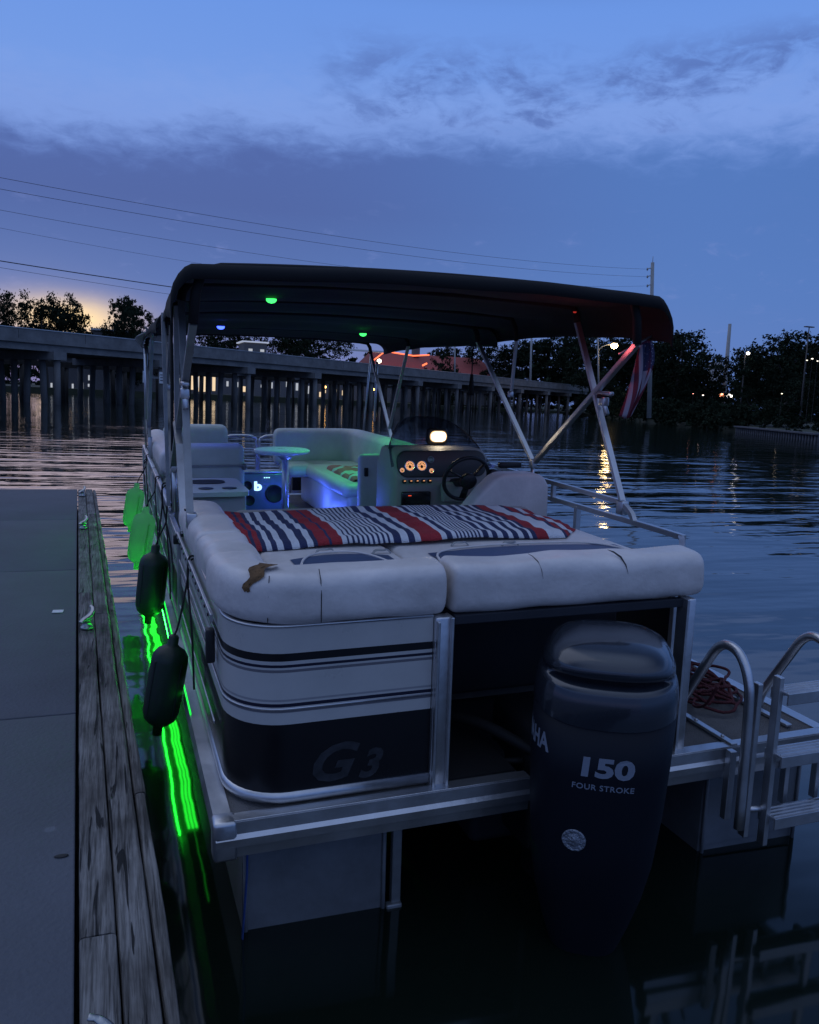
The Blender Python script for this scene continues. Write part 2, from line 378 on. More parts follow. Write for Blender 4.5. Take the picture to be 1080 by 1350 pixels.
# wrap corner: path outward is -y then -x ; normal on the left of travel from (1.075,2.6) to (.55,2.6) ...
cpts = [(1.078, 2.60), (.56, 2.60)]+[(.56-R2*math.sin(a), 2.84-R2*math.cos(a)) for a in [PI/2*k/8 for k in range(1, 9)]]+[(.32, 2.98)]
Pp, Nn = pathseg(cpts, .05); Nn = [-n if n.dot(V((0, -1, 0)))+n.dot(V((-1, 0, 0))) < 0 else n for n in Nn]
c1 = cushion('stern_cushion', Pp, Nn, prof, label='stern bolster cushion wrapped round the corner, torn to brown foam'); wob(c1, .009, 5)
Pp, Nn = pathseg([(2.165, 2.60), (1.100, 2.60)], .05); Nn = [V((0, -1, 0))]*len(Pp)
c2 = cushion('stern_cushion', Pp, Nn, prof, label='stern bolster cushion above the outboard motor'); wob(c2, .009, 5)
prof2 = rrect(-.19, .02, .985, 1.155, .065, 4)
for (y0, y1, dz) in ((3.0, 3.42, 0), (3.43, 3.95, .0), (3.96, 4.34, -.01)):
    Pp, Nn = pathseg([(.335, y0), (.335, y1)], .06); Nn = [V((-1, 0, 0))]*len(Pp)
    c = cushion('side_cushion', Pp, Nn, [(a, b+dz) for a, b in prof2]); wob(c, .015, 7)
# seams and the torn patch
mb = MB()
mb.tube([(.62, 2.572, 1.0), (.62, 2.572, 1.08), (.62, 2.583, 1.125), (.62, 2.61, 1.152)], .0016, 6); bp(mb, 'seam', blackp, c1); mb = MB()
mb.tube([(.45, 2.612, 1.0), (.45, 2.600, 1.08), (.455, 2.61, 1.14)], .0016, 6)
bp(mb, 'seam', blackp, c1)
mb = MB()
ctr = V((.56, 2.84, 0))
def torn(u, v):   # patch lying on the outer shoulder of the corner
    a = math.radians(34+30*(1-u)*0+(20*u-10)*(.15+.85*v)**.8*1+6-9*v+2.5*math.sin(v*13)); s = .36+v*.80+.06*math.sin(u*11)*(.2+v)
    if s < .35: r, z = .2685, 1.045+s*.115
    else:
        t = (s-.35)/.65*PI/2; r = .2685-.070+.070*math.cos(t)-.05*max(0, s-1); z = 1.085+.072*math.sin(t)
    r += .0; return ctr+V((-math.sin(a)*r, -math.cos(a)*r, z+.003))
mb.grid(torn, 12, 12)
bp(mb, 'torn_foam', foam, c1)
for (x, dx, r_) in ((1.44, .010, .5), (1.80, .02, 1.)):
    mb = MB(); mb.tube([(x, 2.573, 1.09), (x-dx*.4, 2.580, 1.118), (x-dx*.9, 2.600, 1.141), (x-dx*1.5, 2.63, 1.153), (x-dx*1.9, 2.66, 1.156)], [.0005, .0025*r_, .0038*r_, .003*r_, .0005], 5, flat=(.5, 1.3)); bp(mb, 'crease', blackp, c2)

def stern_fit(p):      # the stern fence stands a hand's width from the deck edge
    k = max(0., min(1., (4.36-p.y)/1.7)); z = p.z
    if z > .46: z = .46+(z-.46)*1.072
    else: z = z-.012
    return V((.325+(p.x-.325)*(1-.052*k), p.y-.112*k, z+(0 if k > 0 else 0)))
for o_ in (pan, frame, c1, c2, *frame.children, *pan.children, *c1.children, *c2.children):
    for v in o_.data.vertices: v.co = stern_fit(v.co+BO)-BO
# --- sun pad behind the bolsters
def pad(x0, x1, y0, y1, z):
    a = MB(); a.box(((x0+x1)/2, (y0+y1)/2, z-.05), (x1-x0, y1-y0, .10), bev=.035, seg=4); o = bp(a, 'sun_pad', vinyl)
    b = MB(); b.grid(lambda u, v: V((x0+.10+(x1-x0-.16)*u, y0+.12+(.30+.06*math.sin(u*PI))*v, z+.0035+.010*math.sin(u*PI)*math.sin(v*PI))), 16, 6); bp(b, 'pad_insert', navyv, o)
    b = MB(); b.tube(smooth_path([(x0+.08, y0+.02, z+.004), (x0+.085, y0+.15, z+.006), (x0+.16, y0+.42, z+.008), ((x0+x1)/2, y0+.50, z+.009), (x1-.14, y0+.43, z+.008), (x1-.05, y0+.08, z+.004)], 6), .005, 6); bp(b, 'piping', vinyl, o)
    return o
pad(.54, 1.10, 2.70, 4.02, 1.088); pad(1.11, 2.16, 2.70, 4.02, 1.088)
mb = MB()  # box under the pad
mb.box((1.33, 3.62, .70), (1.70, .90, .52), bev=.02); bp(mb, 'sun_deck_base', darkframe)
mb = MB(); mb.box((.95, 4.11, 1.02), (.78, .12, .20), bev=.04, seg=3); mb.box((1.78, 4.11, 1.01), (.82, .12, .18), bev=.04, seg=3); bp(mb, 'pad_backrest', greyp)
for x, y in ((.80, 3.22), (1.02, 3.16), (1.62, 3.20), (1.40, 3.24)):
    mb = MB(); mb.tube(smooth_path([(x-.035, y, 1.088), (x-.02, y+.005, 1.103), (x+.01, y-.004, 1.105), (x+.03, y+.006, 1.104), (x+.045, y, 1.090)], 4), [.003]*17, 8, flat=(1, 2.2)); bp(mb, 'snap_hook', alumd)

# --- seats
def seatblock(name, c, d, bev=.05, m=vinylg, parent=None, label=None, seg=4):
    a = MB(); a.box(c, d, bev=bev, seg=seg); o = bp(a, name, m, parent, label)
    return o
# port aft cupholder table
mb = MB(); mb.box((.665, 6.05, .70), (.41, .62, .50), bev=.02); st = bp(mb, 'side_cabinet', vinylg)
mb = MB(); mb.prism(rrect(.44, .89, 5.66, 6.42, .08, 5), .955, .985, lambda u, v, w: V((u, v, w))); tp = bp(mb, 'cabinet_top', mat('gelcoat', (.66, .68, .66), .25), st)
for x, y in ((.61, 5.85), (.77, 5.85)): mb = MB(); mb.lathe([(0, .0), (.05, .0), (.052, .003), (.046, .004)], (x, y, .9865), n=20); bp(mb, 'cup_holder', blackp, tp)
mb = MB()
mb.prism(rrect(.52, .78, 6.08, 6.30, .09, 5), .986, .990, lambda u, v, w: V((u, v, w)))
bp(mb, 'tray_recess', blackp, tp)
# port rear seat, back to camera
s1 = seatblock('port_rear_seat', (.71, 7.0, .67), (.62, .62, .44), .05)
seatblock('backrest', (.71, 6.64, 1.0), (.56, .14, .46), .06, parent=s1)
mb = MB(); mb.box((.71, 6.561, 1.06), (.54, .012, .018), bev=.004); mb.box((.985, 6.59, 1.05), (.03, .05, .05), bev=.01); bp(mb, 'hinge_strip', alumd, s1)
# port bench forward
s2 = seatblock('port_bench', (.62, 8.2, .64), (.52, 1.7, .40), .05)
seatblock('bench_cushion', (.64, 8.2, .88), (.52, 1.65, .12), .05, parent=s2)
mb = MB(); Pp, Nn = pathseg([(.40, 6.75), (.40, 9.0)], .15); mb.sweep(rrect(-.14, .05, .96, 1.17, .08, 4), Pp, [V((-1, 0, 0))]*len(Pp), .05); bp(mb, 'bench_backrest', vinyl, s2, sub=1)
seatblock('front_backrest', (.84, 9.0, 1.06), (.66, .18, .32), .08, parent=s2)
# starboard wrap lounge
s3 = seatblock('starboard_lounge', (2.22, 7.75, .60), (.66, 1.9, .33), .05)
seatblock('lounge_cushion', (2.20, 7.75, .80), (.70, 1.9, .13), .06, parent=s3)
seatblock('front_lounge_cushion', (1.95, 8.55, .80), (.55, .6, .13), .06, parent=s3)
mb = MB()
cp = [(1.62, 8.80), (2.30, 8.80)]+[(2.30+.22*math.sin(a), 8.58+.22*math.cos(a)) for a in [PI/2*k/6 for k in range(1, 7)]]+[(2.52, 6.45)]
Pp, Nn = pathseg(cp, .12); Nn = [n if n.x+n.y > 0 else -n for n in Nn]
mb.sweep(rrect(-.10, .08, .80, 1.20, .085, 4), Pp, Nn, .06); lb = bp(mb, 'lounge_backrest', vinylg, s3, sub=1)
mb = MB(); mb.box((2.16, 6.36, .80), (.62, .10, .74), bev=.04, seg=3); bp(mb, 'lounge_end_panel', vinylg, s3)
mb = MB(); mb.box((1.90, 6.303, 1.03), (.035, .02, .07), bev=.008); bp(mb, 'end_latch', blackp, s3)
# helm seat seen from behind
mb = MB()
poly = [(1.88, .93), (1.95, 1.02), (2.06, 1.15), (2.14, 1.225), (2.19, 1.245), (2.40, 1.245), (2.455, 1.225), (2.49, 1.17), (2.495, .93), (2.44, .80), (1.92, .80)]
mb.prism(poly, 4.42, 4.58, lambda u, v, w: V((u, w, v)), bev=.045); hs = bp(mb, 'helm_seat', vinyl)
mb = MB(); mb.box((2.18, 4.78, .80), (.52, .44, .16), bev=.05, seg=3); bp(mb, 'helm_cushion', vinyl, hs)
mb = MB(); mb.lathe([(.16, .42), (.16, .44), (.05, .46), (.05, .72)], (2.18, 4.75, 0)); bp(mb, 'seat_pedestal', alumd, hs)

# --- table
mb = MB(); mb.lathe([(0, 1.092), (.20, 1.092), (.235, 1.100), (.243, 1.112), (.240, 1.124), (.225, 1.130), (0, 1.130)], (1.40, 7.2, 0), n=40); tb = bp(mb, 'table', mat('table_gelcoat', (.62, .68, .66), .25, vary=.1))
mb = MB(); mb.tube([(1.43, 7.2, .425), (1.43, 7.2, 1.09)], .030, 16); mb.lathe([(.11, .424), (.10, .44), (.05, .45), (0, .45)], (1.43, 7.2, 0)); mb.lathe([(.04, 1.04), (.09, 1.088)], (1.43, 7.2, 0)); bp(mb, 'table_post', alum, tb)

# --- console
mb = MB()
side = [(5.62, .43), (5.62, 1.20), (5.52, 1.32), (5.36, 1.32), (5.25, 1.27), (5.20, 1.14), (5.20, .43)]
mb.prism(side, 1.765, 2.46, lambda u, v, w: V((w, u, v)), bev=.03); con = bp(mb, 'helm_console', greyp)
# rounded dash face
mb = MB(); fc = rrect(1.785, 2.43, 1.130, 1.305, .07, 6)
mb.prism(fc, 5.185, 5.215, lambda u, v, w: V((u, w+(v-1.13)*.25, v)), bev=.008); dash = bp(mb, 'dash_panel', mat('dash_dark', (.035, .033, .032), .4), con)
def dz(x, z): return 5.183+(z-1.13)*.25
gw = emis('gauge_glow', (1., .46, .20), .85); gn = mat('gauge_black', (.01, .01, .01), .5)
for (x, z, r) in ((1.868, 1.205, .031), (1.952, 1.205, .031), (1.812, 1.178, .015), (2.020, 1.172, .016)):
    g_ = MB(); y = dz(x, z)
    g_.lathe([(r*1.18, .0), (r*1.18, .008), (r, .009), (r, .006), (0, .006)], (x, y, z), (0, -1, .25), n=28); go = bp(g_, 'gauge', chrome, con)
    f_ = MB(); f_.lathe([(r*.97, .0066), (0, .0067)], (x, y, z), (0, -1, .25), n=28); bp(f_, 'gauge_face', gw, con)
    n_ = MB()
    for k in range(9):
        a = math.radians(-40+260*k/8); n_.box((x+math.cos(a)*r*.68, y-.0075-math.sin(a)*r*.0, z+math.sin(a)*r*.68), (r*.26, .002, r*.13), rot=Matrix.Rotation(-a, 3, 'Y'))
    a = math.radians(130); n_.box((x+math.cos(a)*r*.2, y-.009, z+math.sin(a)*r*.2), (r*.9, .002, r*.08), rot=Matrix.Rotation(-a, 3, 'Y')); n_.lathe([(r*.34, 0), (0, .001)], (x, y-.0078, z-r*.12), (0, -1, .25), n=14)
    bp(n_, 'gauge_marks', gn, con)
mb = MB(); mb.lathe([(.024, 0), (.024, .006), (.018, .007), (.018, .004), (0, .004)], (2.02, dz(2.02, 1.245), 1.245), (0, -1, .25), n=20); bp(mb, 'dark_gauge', alumd, con)
for k in range(5):
    x = 1.825+.045*k; a = MB(); a.box((x, 5.176, 1.105), (.026, .02, .024), bev=.004); sw = bp(a, 'switch', blackp, con)
mb = MB()
for k in range(5):
    x = 1.825+.045*k; mb.box((x, 5.1645, 1.110), (.012, .003, .005))
bp(mb, 'switch_light', gw, con)
mb = MB(); mb.box((1.915, 5.188, .985), (.205, .03, .100), bev=.008); rd = bp(mb, 'radio', mat('radio_black', (.006, .006, .007), .25), con)
mb = MB(); mb.box((1.865, 5.171, 1.010), (.022, .003, .004)); bp(mb, 'radio_light', emis('red_led', (1, .08, .02), 1.2), con)
# steering wheel
wc = V((2.185, 4.98, 1.145)); wq = Matrix.Rotation(math.radians(-68), 3, 'X')
mb = MB(); mb.tube([wc+wq @ V((.155*math.cos(a), .155*math.sin(a), 0)) for a in [2*PI*k/40 for k in range(40)]], .013, 10, closed=True)
for a in (100, 215, 325):
    a = math.radians(a-10); mb.tube([wc+wq @ V((math.cos(a)*.15, math.sin(a)*.15, 0)), wc+wq @ V((math.cos(a)*.03, math.sin(a)*.03, -.03))], .015, 8, flat=(.5, 1.6))
mb.lathe([(.055, -.05), (.055, -.02), (.035, -.008), (0, -.006)], wc, wq @ V((0, 0, 1)), n=20)
mb.tube([wc+wq @ V((0, 0, -.04)), wc+V((0, .24, -.06))], .03, 12)
bp(mb, 'steering_wheel', blackp, con)
mb = MB(); mb.box((2.16, 5.15, 1.03), (.16, .06, .14), bev=.02); mb.box((2.30, 5.16, 1.02), (.10, .05, .13), bev=.02); bp(mb, 'lower_dash', greyp, con)
mb = MB(); mb.box((2.36, 4.95, 1.11), (.05, .05, .20), bev=.015); mb.box((2.48, 4.95, 1.235), (.16, .05, .04), bev=.012); bp(mb, 'throttle', blackp, con)
# windscreen
glass = mat('smoked_glass', (.02, .022, .028), .04, spec=.6)
nt = glass.node_tree; tr = nt.nodes.new('ShaderNodeBsdfTransparent'); tr.inputs[0].default_value = (.72, .74, .78, 1); mxs = nt.nodes.new('ShaderNodeMixShader'); mxs.inputs[0].default_value = .22
out = nt.nodes['Material Output']; nt.links.new(tr.outputs[0], mxs.inputs[1]); nt.links.new(nt.nodes['Principled BSDF'].outputs[0], mxs.inputs[2]); nt.links.new(mxs.outputs[0], out.inputs['Surface'])
def wsf(u, v):
    t = u*2-1; x = 2.10+t*(.365-.03*v); y = 5.50+.03*v*1-.32*t*t*(1-.1*v)+.0; top = 1.31+.20*(1-abs(t)**3.2); bot = 1.20
    return V((x, y+.10*v, bot+(top-bot)*v))
mb = MB(); mb.grid(wsf, 28, 8); ws = bp(mb, 'windscreen', glass, con, solid=.005)
mb = MB(); mb.tube([wsf(k/30, 1) for k in range(31)], .004, 6); bp(mb, 'windscreen_trim', blackp, con)
mb = MB(); mb.box((2.150, 5.44, 1.385), (.160, .05, .115), bev=.03, seg=3); mb.box((2.145, 5.45, 1.335), (.03, .03, .05), bev=.004); glintb = bp(mb, 'flash_glint_backing', blackp, con)  # made-up housing; its glow stands in for a flash reflection in the windscreen
mb = MB(); mb.prism(rrect(2.088, 2.212, 1.346, 1.424, .036, 6), 5.409, 5.4145, lambda u, v, w: V((u, w, v))); bp(mb, 'flash_glint_halo', emis('flash_glint_halo', (1., .62, .30), 1.1), con)  # dim glowing ring painted as the halo of the flash reflection
mb = MB(); mb.prism(rrect(2.098, 2.202, 1.354, 1.416, .029, 6), 5.404, 5.408, lambda u, v, w: V((u, w, v))); bp(mb, 'flash_glint_core', emis('flash_glint_core', (1., .86, .62), 9.), con)  # glowing core of the flash reflection, no real lamp here

# --- bimini
def canopy(y0, y1, zc0, zc1, hem0, hem1, x0, x1, rear_roll, name, xs=0):
    def f(u, v):
        t = u*2-1; y = y0+(y1-y0)*v; xa = x0+xs*v; cxx = (xa+x1)/2; hw = (x1-xa)/2
        zc = zc0+(zc1-zc0)*v - .018*abs(math.sin(v*PI*3))**.7*0 - .022*math.sin(v*PI*3)**2; hem = hem0+(hem1-hem0)*v + .035*math.sin(v*PI)
        if v < .12: zc -= (.12-v)/.12*0.0
        # superelliptic arch
        a = abs(t); ang = a*PI/2
        if a < .80: X = hw*(a/.80)*.93; Z = zc-.035*(a/.80)**2
        else:
            s = (a-.80)/.20; X = hw*(.93+.07*math.sin(min(1, s*1.25)*PI/2)); Z = (zc-.035)-(zc-.035-hem)*(s**1.5)
        X *= (1 if t >= 0 else -1)
        nz = noise.noise(V((X*2.2, y*2.5, 3)))*.010
        return V((cxx+X, y, Z+nz))
    c = MB(); nv = 26
    # rear lip rolls down and under
    def g(u, v):
        if v < .10:
            k = (.10-v)/.10*PI*.62; p = f(u, 0); q = rear_roll
            return p+V((0, -math.sin(k)*q*.9+q*.05, -(1-math.cos(k))*q*1.1))
        return f(u, (v-.10)/.90)
    c.grid(g, 61, nv); return bp(c, name, darkfab, solid=.004), f
can1, f1 = canopy(3.78, 5.95, 2.285, 2.205, 2.02, 2.06, .255, 2.79, .045, 'canopy', .085)
can2, f2 = canopy(5.86, 8.65, 2.216, 2.145, 2.03, 2.00, .30, 2.775, .02, 'front_canopy', .0)
def bow_pts(y, ztop, zleg, x0, x1):
    hw = (x1-x0)/2-.02; cx = (x0+x1)/2; pts = []
    for k in range(25):
        t = -1+2*k/24; a = abs(t)
        if a < .8: X = hw*(a/.8)*.95; Z = ztop-.03*(a/.8)**2
        else: s = (a-.8)/.2; X = hw*(.95+.05*math.sin(s*PI/2)); Z = ztop-.03-(ztop-.03-zleg)*s**1.5
        pts.append(V((cx+(X if t > 0 else -X), y, Z)))
    return pts
def bow_set(y, ztop, zleg, foot, r, parent, x0=.33, x1=2.63):
    pts = bow_pts(y, ztop, zleg, x0, x1)
    a = MB(); a.tube(pts, r*1.5, 8); bp(a, 'bow_sleeve', darkfab, parent)
    for q, xx in ((pts[0], x0), (pts[-1], x1)):
        a = MB(); a.tube([V((xx, foot[0], foot[1])), q], r*1.25, 4, flat=(.75, 1.25)); bp(a, 'canopy_leg', alumd if xx < 1 else alum, parent)
piv = (4.90, 1.25)
bim = MB(); bim.tube([V((2.63, 4.90, 1.25)), V((2.61, 3.80, 2.0))], .020, 4); bimini = bp(bim, 'bimini_frame', alum)
bow_set(3.80, 2.268, 2.0, piv, .015, bimini)
for (y, zt_, zl, ft, r_) in ((5.84, 2.205, 2.06, piv, .014), (5.20, 2.235, 2.05, (5.28, 1.69), .011), (4.42, 2.262, 2.14, (3.85, 1.14), .015)): bow_set(y, zt_, zl, ft, r_, bimini)
for (y, zt_, zl, ft) in ((7.40, 2.17, 2.06, (7.96, 1.25)), (8.58, 2.147, 2.0, (7.88, 1.17))): bow_set(y, zt_, zl, ft, .013, bimini)
for x, sx in ((.335, -1), (2.625, 1)):
    for parts in ([('T', (x, 4.9, 1.25), (x, 4.9, .99)), ('B', (x, 4.9, 1.25), (.035, .05, .06))], [('T', (x, 4.14, 1.73), (x, 4.06, 1.62)), ('B', (x, 4.10, 1.69), (.04, .05, .05)), ('B', (x, 4.10, 1.735), (.03, .15, .022))],
                  [('B', (x, 3.85, 1.125), (.045, .06, .075))], [('B', (x, 7.9, 1.08), (.035, .05, .20))], [('B', (x, 5.28, 1.69), (.03, .04, .04))], [('T', (x, 8.45, 1.30), (x, 8.40, 1.92))]):
        a = MB()
        for k, p, q in parts:
            if k == 'T': a.tube([p, q], .014, 8)
            else: a.box(p, q, bev=.006)
        bp(a, 'hinge_bracket', alum, bimini)
for x in (.335, 2.625):
    a = MB(); a.tube([(x, 8.62, 2.02), (x, 8.9, .99)], .011, 6); bp(a, 'front_strut', alum, bimini)
# port: extra flat legs (the quick-release set folded beside the main legs)
for P_, r_, m_ in (([(.33, 4.18, 1.0), (.33, 4.42, 1.42), (.33, 4.60, 1.52)], .020, alum), ([(.335, 4.60, 1.50), (.33, 4.50, 2.12)], .030, alumd), ([(.31, 5.05, 1.0), (.31, 5.25, 2.12)], .024, alumd)):
    a = MB(); a.tube(P_, r_, 4, flat=(.6, 1.25)); bp(a, 'port_leg', m_, bimini)
a = MB()
a.tube(smooth_path([(.345, 4.17, 1.10), (.33, 4.14, 1.13), (.36, 4.12, 1.10), (.39, 4.14, 1.14)], 4), .004, 6)
bp(a, 'tie_strap', rope_b, bimini)
a = MB(); a.tube([(.34, 5.0, 2.05), (.33, 4.98, .98)], .009, 6); bp(a, 'tie_strap', rope_b, bimini)
a = MB(); a.tube([(2.60, 5.9, 2.03), (2.60, 5.9, 1.15)], .005, 6); a.tube([(2.60, 5.9, 1.82), (2.60, 5.9, 1.66)], [.012, .026], 7); bp(a, 'tie_strap', rope_b, bimini)
a = MB(); a.tube([(2.59, 4.12, 1.72), (2.66, 4.08, 1.71)], .012, 6); bp(a, 'tie_strap', rope_b, bimini)
# drooping storage flap at the front canopy's port corner
a = MB(); a.grid(lambda u, v: V((.27+.06*u+.03*math.sin(v*6), 6.9+1.75*v, 2.11-.06*v-(.05+.03*math.sin(v*9))*u)), 5, 24); bp(a, 'storage_boot', mat('grey_boot', (.22, .22, .22), .6, bump=.8, bscale=20, vary=.3), bimini, solid=.01)

# --- LED lamps below the canopy
gled = emis('green_led', (.05, 1., .14), 2.2); bled = emis('blue_led', (.04, .08, 1.), 5.); rled = emis('red_led_lamp', (1., .06, .04), .35)
def dome(p, m, name):
    a = MB(); a.lathe([(.030, 0), (.028, -.012), (.018, -.021), (0, -.025)], p, n=16); return bp(a, name, m)
def light(name, p, col, e, r=.03, spot=None, tgt=None):
    l = bpy.data.lights.new(name, 'SPOT' if spot else 'POINT'); l.color = col; l.energy = e; l.shadow_soft_size = r
    o = bpy.data.objects.new(name, l); COL.objects.link(o); o.parent = boat; o.location = V(p)-BO
    if spot:
        l.spot_size = math.radians(spot); l.spot_blend = .8
        o.rotation_euler = (V(tgt)-V(p)).to_track_quat('-Z', 'Y').to_euler()
    return o
GC = (.10, 1., .30); BC = (.06, .12, 1.)
dome((.874, 4.82, 2.205), gled, 'canopy_lamp'); light('green_lamp_light', (.874, 4.82, 2.15), GC, 9, spot=84, tgt=(1.5, 5.2, 0))
dome((2.05, 6.98, 2.135), gled, 'canopy_lamp'); light('green_lamp_light', (2.05, 6.98, 2.08), GC, 30, spot=112, tgt=(2.1, 7.2, 0))
dome((.83, 6.75, 2.13), bled, 'canopy_lamp'); light('blue_lamp_light', (.83, 6.75, 2.05), BC, 8, spot=140, tgt=(.7, 6.5, 0))
a = MB(); a.lathe([(.010, 0), (.009, -.006), (0, -.009)], (2.52, 4.30, 2.19), n=12); bp(a, 'stern_canopy_lamp', rled); light('red_lamp_light', (2.40, 4.05, 1.98), (1, .14, .16), .75)
# blue strips under the seats
a = MB(); a.box((.98, 7.7, .46), (.008, 2.2, .012)); a.box((1.895, 7.75, .50), (.008, 1.7, .012)); a.box((1.45, 8.86, .46), (.7, .008, .012)); bp(a, 'floor_light_strip', emis('blue_strip', (.03, .08, 1.), 6.))
light('blue_floor_light', (1.70, 7.5, .55), BC, 5.5, .05); light('blue_floor_light', (1.55, 6.6, .75), BC, 3.5, .05); light('blue_floor_light', (.85, 5.0, 1.24), BC, .30, .02)
light('flash_glint_fill', (2.145, 5.35, 1.385), (1, .85, .65), .25, .03)  # added light that goes with the windscreen flash reflection
# green strip along the port pontoon under the deck edge
gstrip = emis('green_strip', (.02, 1., .04), 9.)
a = MB(); a.box((.2830, 6.60, .2720), (.006, 5.2, .013)); bp(a, 'green_light_strip', emis('green_strip_side', (.012, 1., .035), 42.))
a = MB(); a.box((.2735, 6.25, .4285), (.005, 5.9, .006)); bp(a, 'deck_edge_light_strip', emis('deck_edge_led', (.01, 1., .06), 1.6))
for k in range(3):
    a = MB(); a.box((.340+.0195*k, 6.66, .2965), (.013, 5.1, .006)); bp(a, 'green_light_strip', gstrip)
a = MB(); a.box((.340, 6.64, .3000), (.088, 5.14, .004)); bp(a, 'green_light_strip', emis('green_strip_diffuser', (.01, .62, .02), .75))
a = MB(); a.box((.362, 3.74, .2965), (.006, .70, .005)); bp(a, 'green_light_strip', emis('green_strip_end', (.03, 1., .05), .9))

# --- swim ladder
lad = None
for x in (2.215, 2.64):
    mb = MB(); mb.tube(smooth_path([(x, 2.74, .43), (x, 2.72, .50), (x, 2.60, .70), (x, 2.54, .79), (x, 2.48, .822), (x, 2.41, .80), (x, 2.36, .72), (x, 2.345, .60), (x, 2.335, .14)], 6), .019, 12); o_ = bp(mb, 'swim_ladder' if lad is None else 'handrail', alum, lad); lad = lad or o_
for x in (2.30, 2.335): pass
mb = MB()
for x in (2.262, 2.330, 2.80): mb.box((x, 2.33 if x > 2.3 else 2.36, .40), (.022, .036, .68 if x > 2.3 else .62), bev=.003)
mb.box((2.205, 2.40, .29), (.030, .030, .28), bev=.003); mb.box((2.50, 2.42, .27), (.022, .03, .22), bev=.003); mb.box((2.66, 2.42, .27), (.022, .03, .22), bev=.003)
mb.tube([(2.25, 2.36, .20), (2.35, 2.34, .20)], .012, 8)
bp(mb, 'ladder_rail', alum, lad)
for z in (.68, .43, .18):
    a = MB(); a.box((2.560, 2.33, z), (.44, .085, .012), bev=.003); a.box((2.560, 2.289, z-.018), (.44, .008, .046), bev=.002); a.box((2.560, 2.371, z-.018), (.44, .008, .046), bev=.002)
    for k in range(4): a.box((2.560, 2.30+.02*k, z+.008), (.43, .004, .004))
    bp(a, 'ladder_tread', alum, lad)

# --- outboard motor
MX, MY, MYAW = 1.525, 2.27, math.radians(-31)
mrot = Matrix.Rotation(MYAW, 3, 'Z'); morg = V((MX, MY, 0))
def mot(p): return morg+mrot @ (V((p[0]*.865+.02*(p[2]-.6), p[1]*.88, 0)))+V((0, 0, p[2] if p[2] < .7 else .7+(p[2]-.7)*(.865)))
secs = [(-.40, .13, .17, .04), (-.12, .13, .18, .03), (.00, .175, .215, .02), (.12, .210, .25, .01), (.25, .235, .275, 0), (.42, .252, .292, 0), (.60, .262, .300, 0), (.78, .266, .302, 0)]
EXP = 2.9
def sect(a, b, cy, z, n=48, e=EXP, f=None):
    o = []
    for k in range(n):
        t = 2*PI*k/n; c, s = math.cos(t), math.sin(t)
        x = a*math.copysign(abs(c)**(2/e), c); y = cy+b*math.copysign(abs(s)**(2/e), s); zz = z
        if f: x, y, zz = f(x, y, z)
        o.append(mot((x, y, zz)))
    return o
def loft(mb, rings, cap0=True, cap1=True, mi=0):
    n = len(rings[0]); vs = [p for r in rings for p in r]
    fs = [[i*n+k, i*n+(k+1) % n, (i+1)*n+(k+1) % n, (i+1)*n+k] for i in range(len(rings)-1) for k in range(n)]
    if cap0: fs.append(list(range(n))[::-1])
    if cap1: fs.append([(len(rings)-1)*n+k for k in range(n)])
    mb.add(vs, fs, True, mi)
dip = lambda amt: (lambda x, y, z: (x, y, z-amt*(1-(x/.27)**2) if y < 0 else z-amt*(1-(x/.27)**2)*max(0, 1-y*3)))
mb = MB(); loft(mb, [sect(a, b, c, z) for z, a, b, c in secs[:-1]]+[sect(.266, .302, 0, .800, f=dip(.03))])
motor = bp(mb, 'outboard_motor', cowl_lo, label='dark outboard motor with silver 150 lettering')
mb = MB()
def aftnotch(depth):   # pushes the rear side in (handle slot)
    def f(x, y, z):
        if y < -.12: k = min(1, (-.12-y)/.12)*max(0, 1-(abs(x)/.235)**4); return (x, y+depth*k, z-.018*(1-(x/.27)**2))
        return (x, y, z)
    return f
loft(mb, [sect(.268, .304, 0, .802, f=dip(.03)), sect(.268, .304, 0, .83, f=dip(.022)), sect(.264, .302, 0, .87, f=dip(.015)), sect(.256, .294, 0, .905, f=dip(.01)), sect(.250, .286, 0, .922, f=dip(.01)),
          sect(.246, .280, 0, .926, f=aftnotch(.10)), sect(.243, .274, 0, .945, f=aftnotch(.13)), sect(.245, .274, 0, .953, f=aftnotch(.02)), sect(.242, .272, 0, .962), sect(.232, .262, 0, .985), sect(.212, .24, .0, 1.008), sect(.175, .20, .01, 1.026), sect(.11, .13, .02, 1.037), sect(.04, .05, .02, 1.040)], cap0=False)
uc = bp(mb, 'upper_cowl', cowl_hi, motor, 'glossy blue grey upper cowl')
mb = MB(); mb.grid(lambda u, v: mot(((u*2-1)*(.155-.03*v), -.262+.17*v+.04*(u*2-1)**2, .972+.038*v**.6+.020*math.cos((u*2-1)*PI/2)*math.sin(min(1, v*1.2)*PI/2))), 18, 10); bp(mb, 'cowl_ridge', cowl_hi, motor, solid=.008)
def surf(off):      # lettering laid on the rear face
    def f(a, b, c):
        z = b; k = max(0, min(1, (z-.25)/.35)); A = .225+(.262-.225)*k; B = .27+.03*k
        xr = min(.98, abs(a)/A); y = -B*(1-xr**EXP)**(1/EXP)
        return mot((a, y-off-c, z))
    return f
sf = surf(.0012)
mb = MB(); mb.text('150', .084, lambda a, b, c: sf(a+.008, b+.612, c), .0008, sx=1.62, shear=.04, bold=.0034)
bp(mb, 'lettering', lettering_m, motor); mb = MB()
mb.text('FOUR STROKE', .026, lambda a, b, c: sf(a+.008, b+.566, c), .0006, sx=1.22, bold=.0003, space=1.08)
bp(mb, 'lettering', lettering_m, motor); mb = MB()
per = [V((.262*math.copysign(abs(math.cos(t))**(2/EXP), math.cos(t)), -.300*abs(math.sin(t))**(2/EXP), 0)) for t in [PI/2+PI/2*k/200 for k in range(201)]]
cum = [0.]
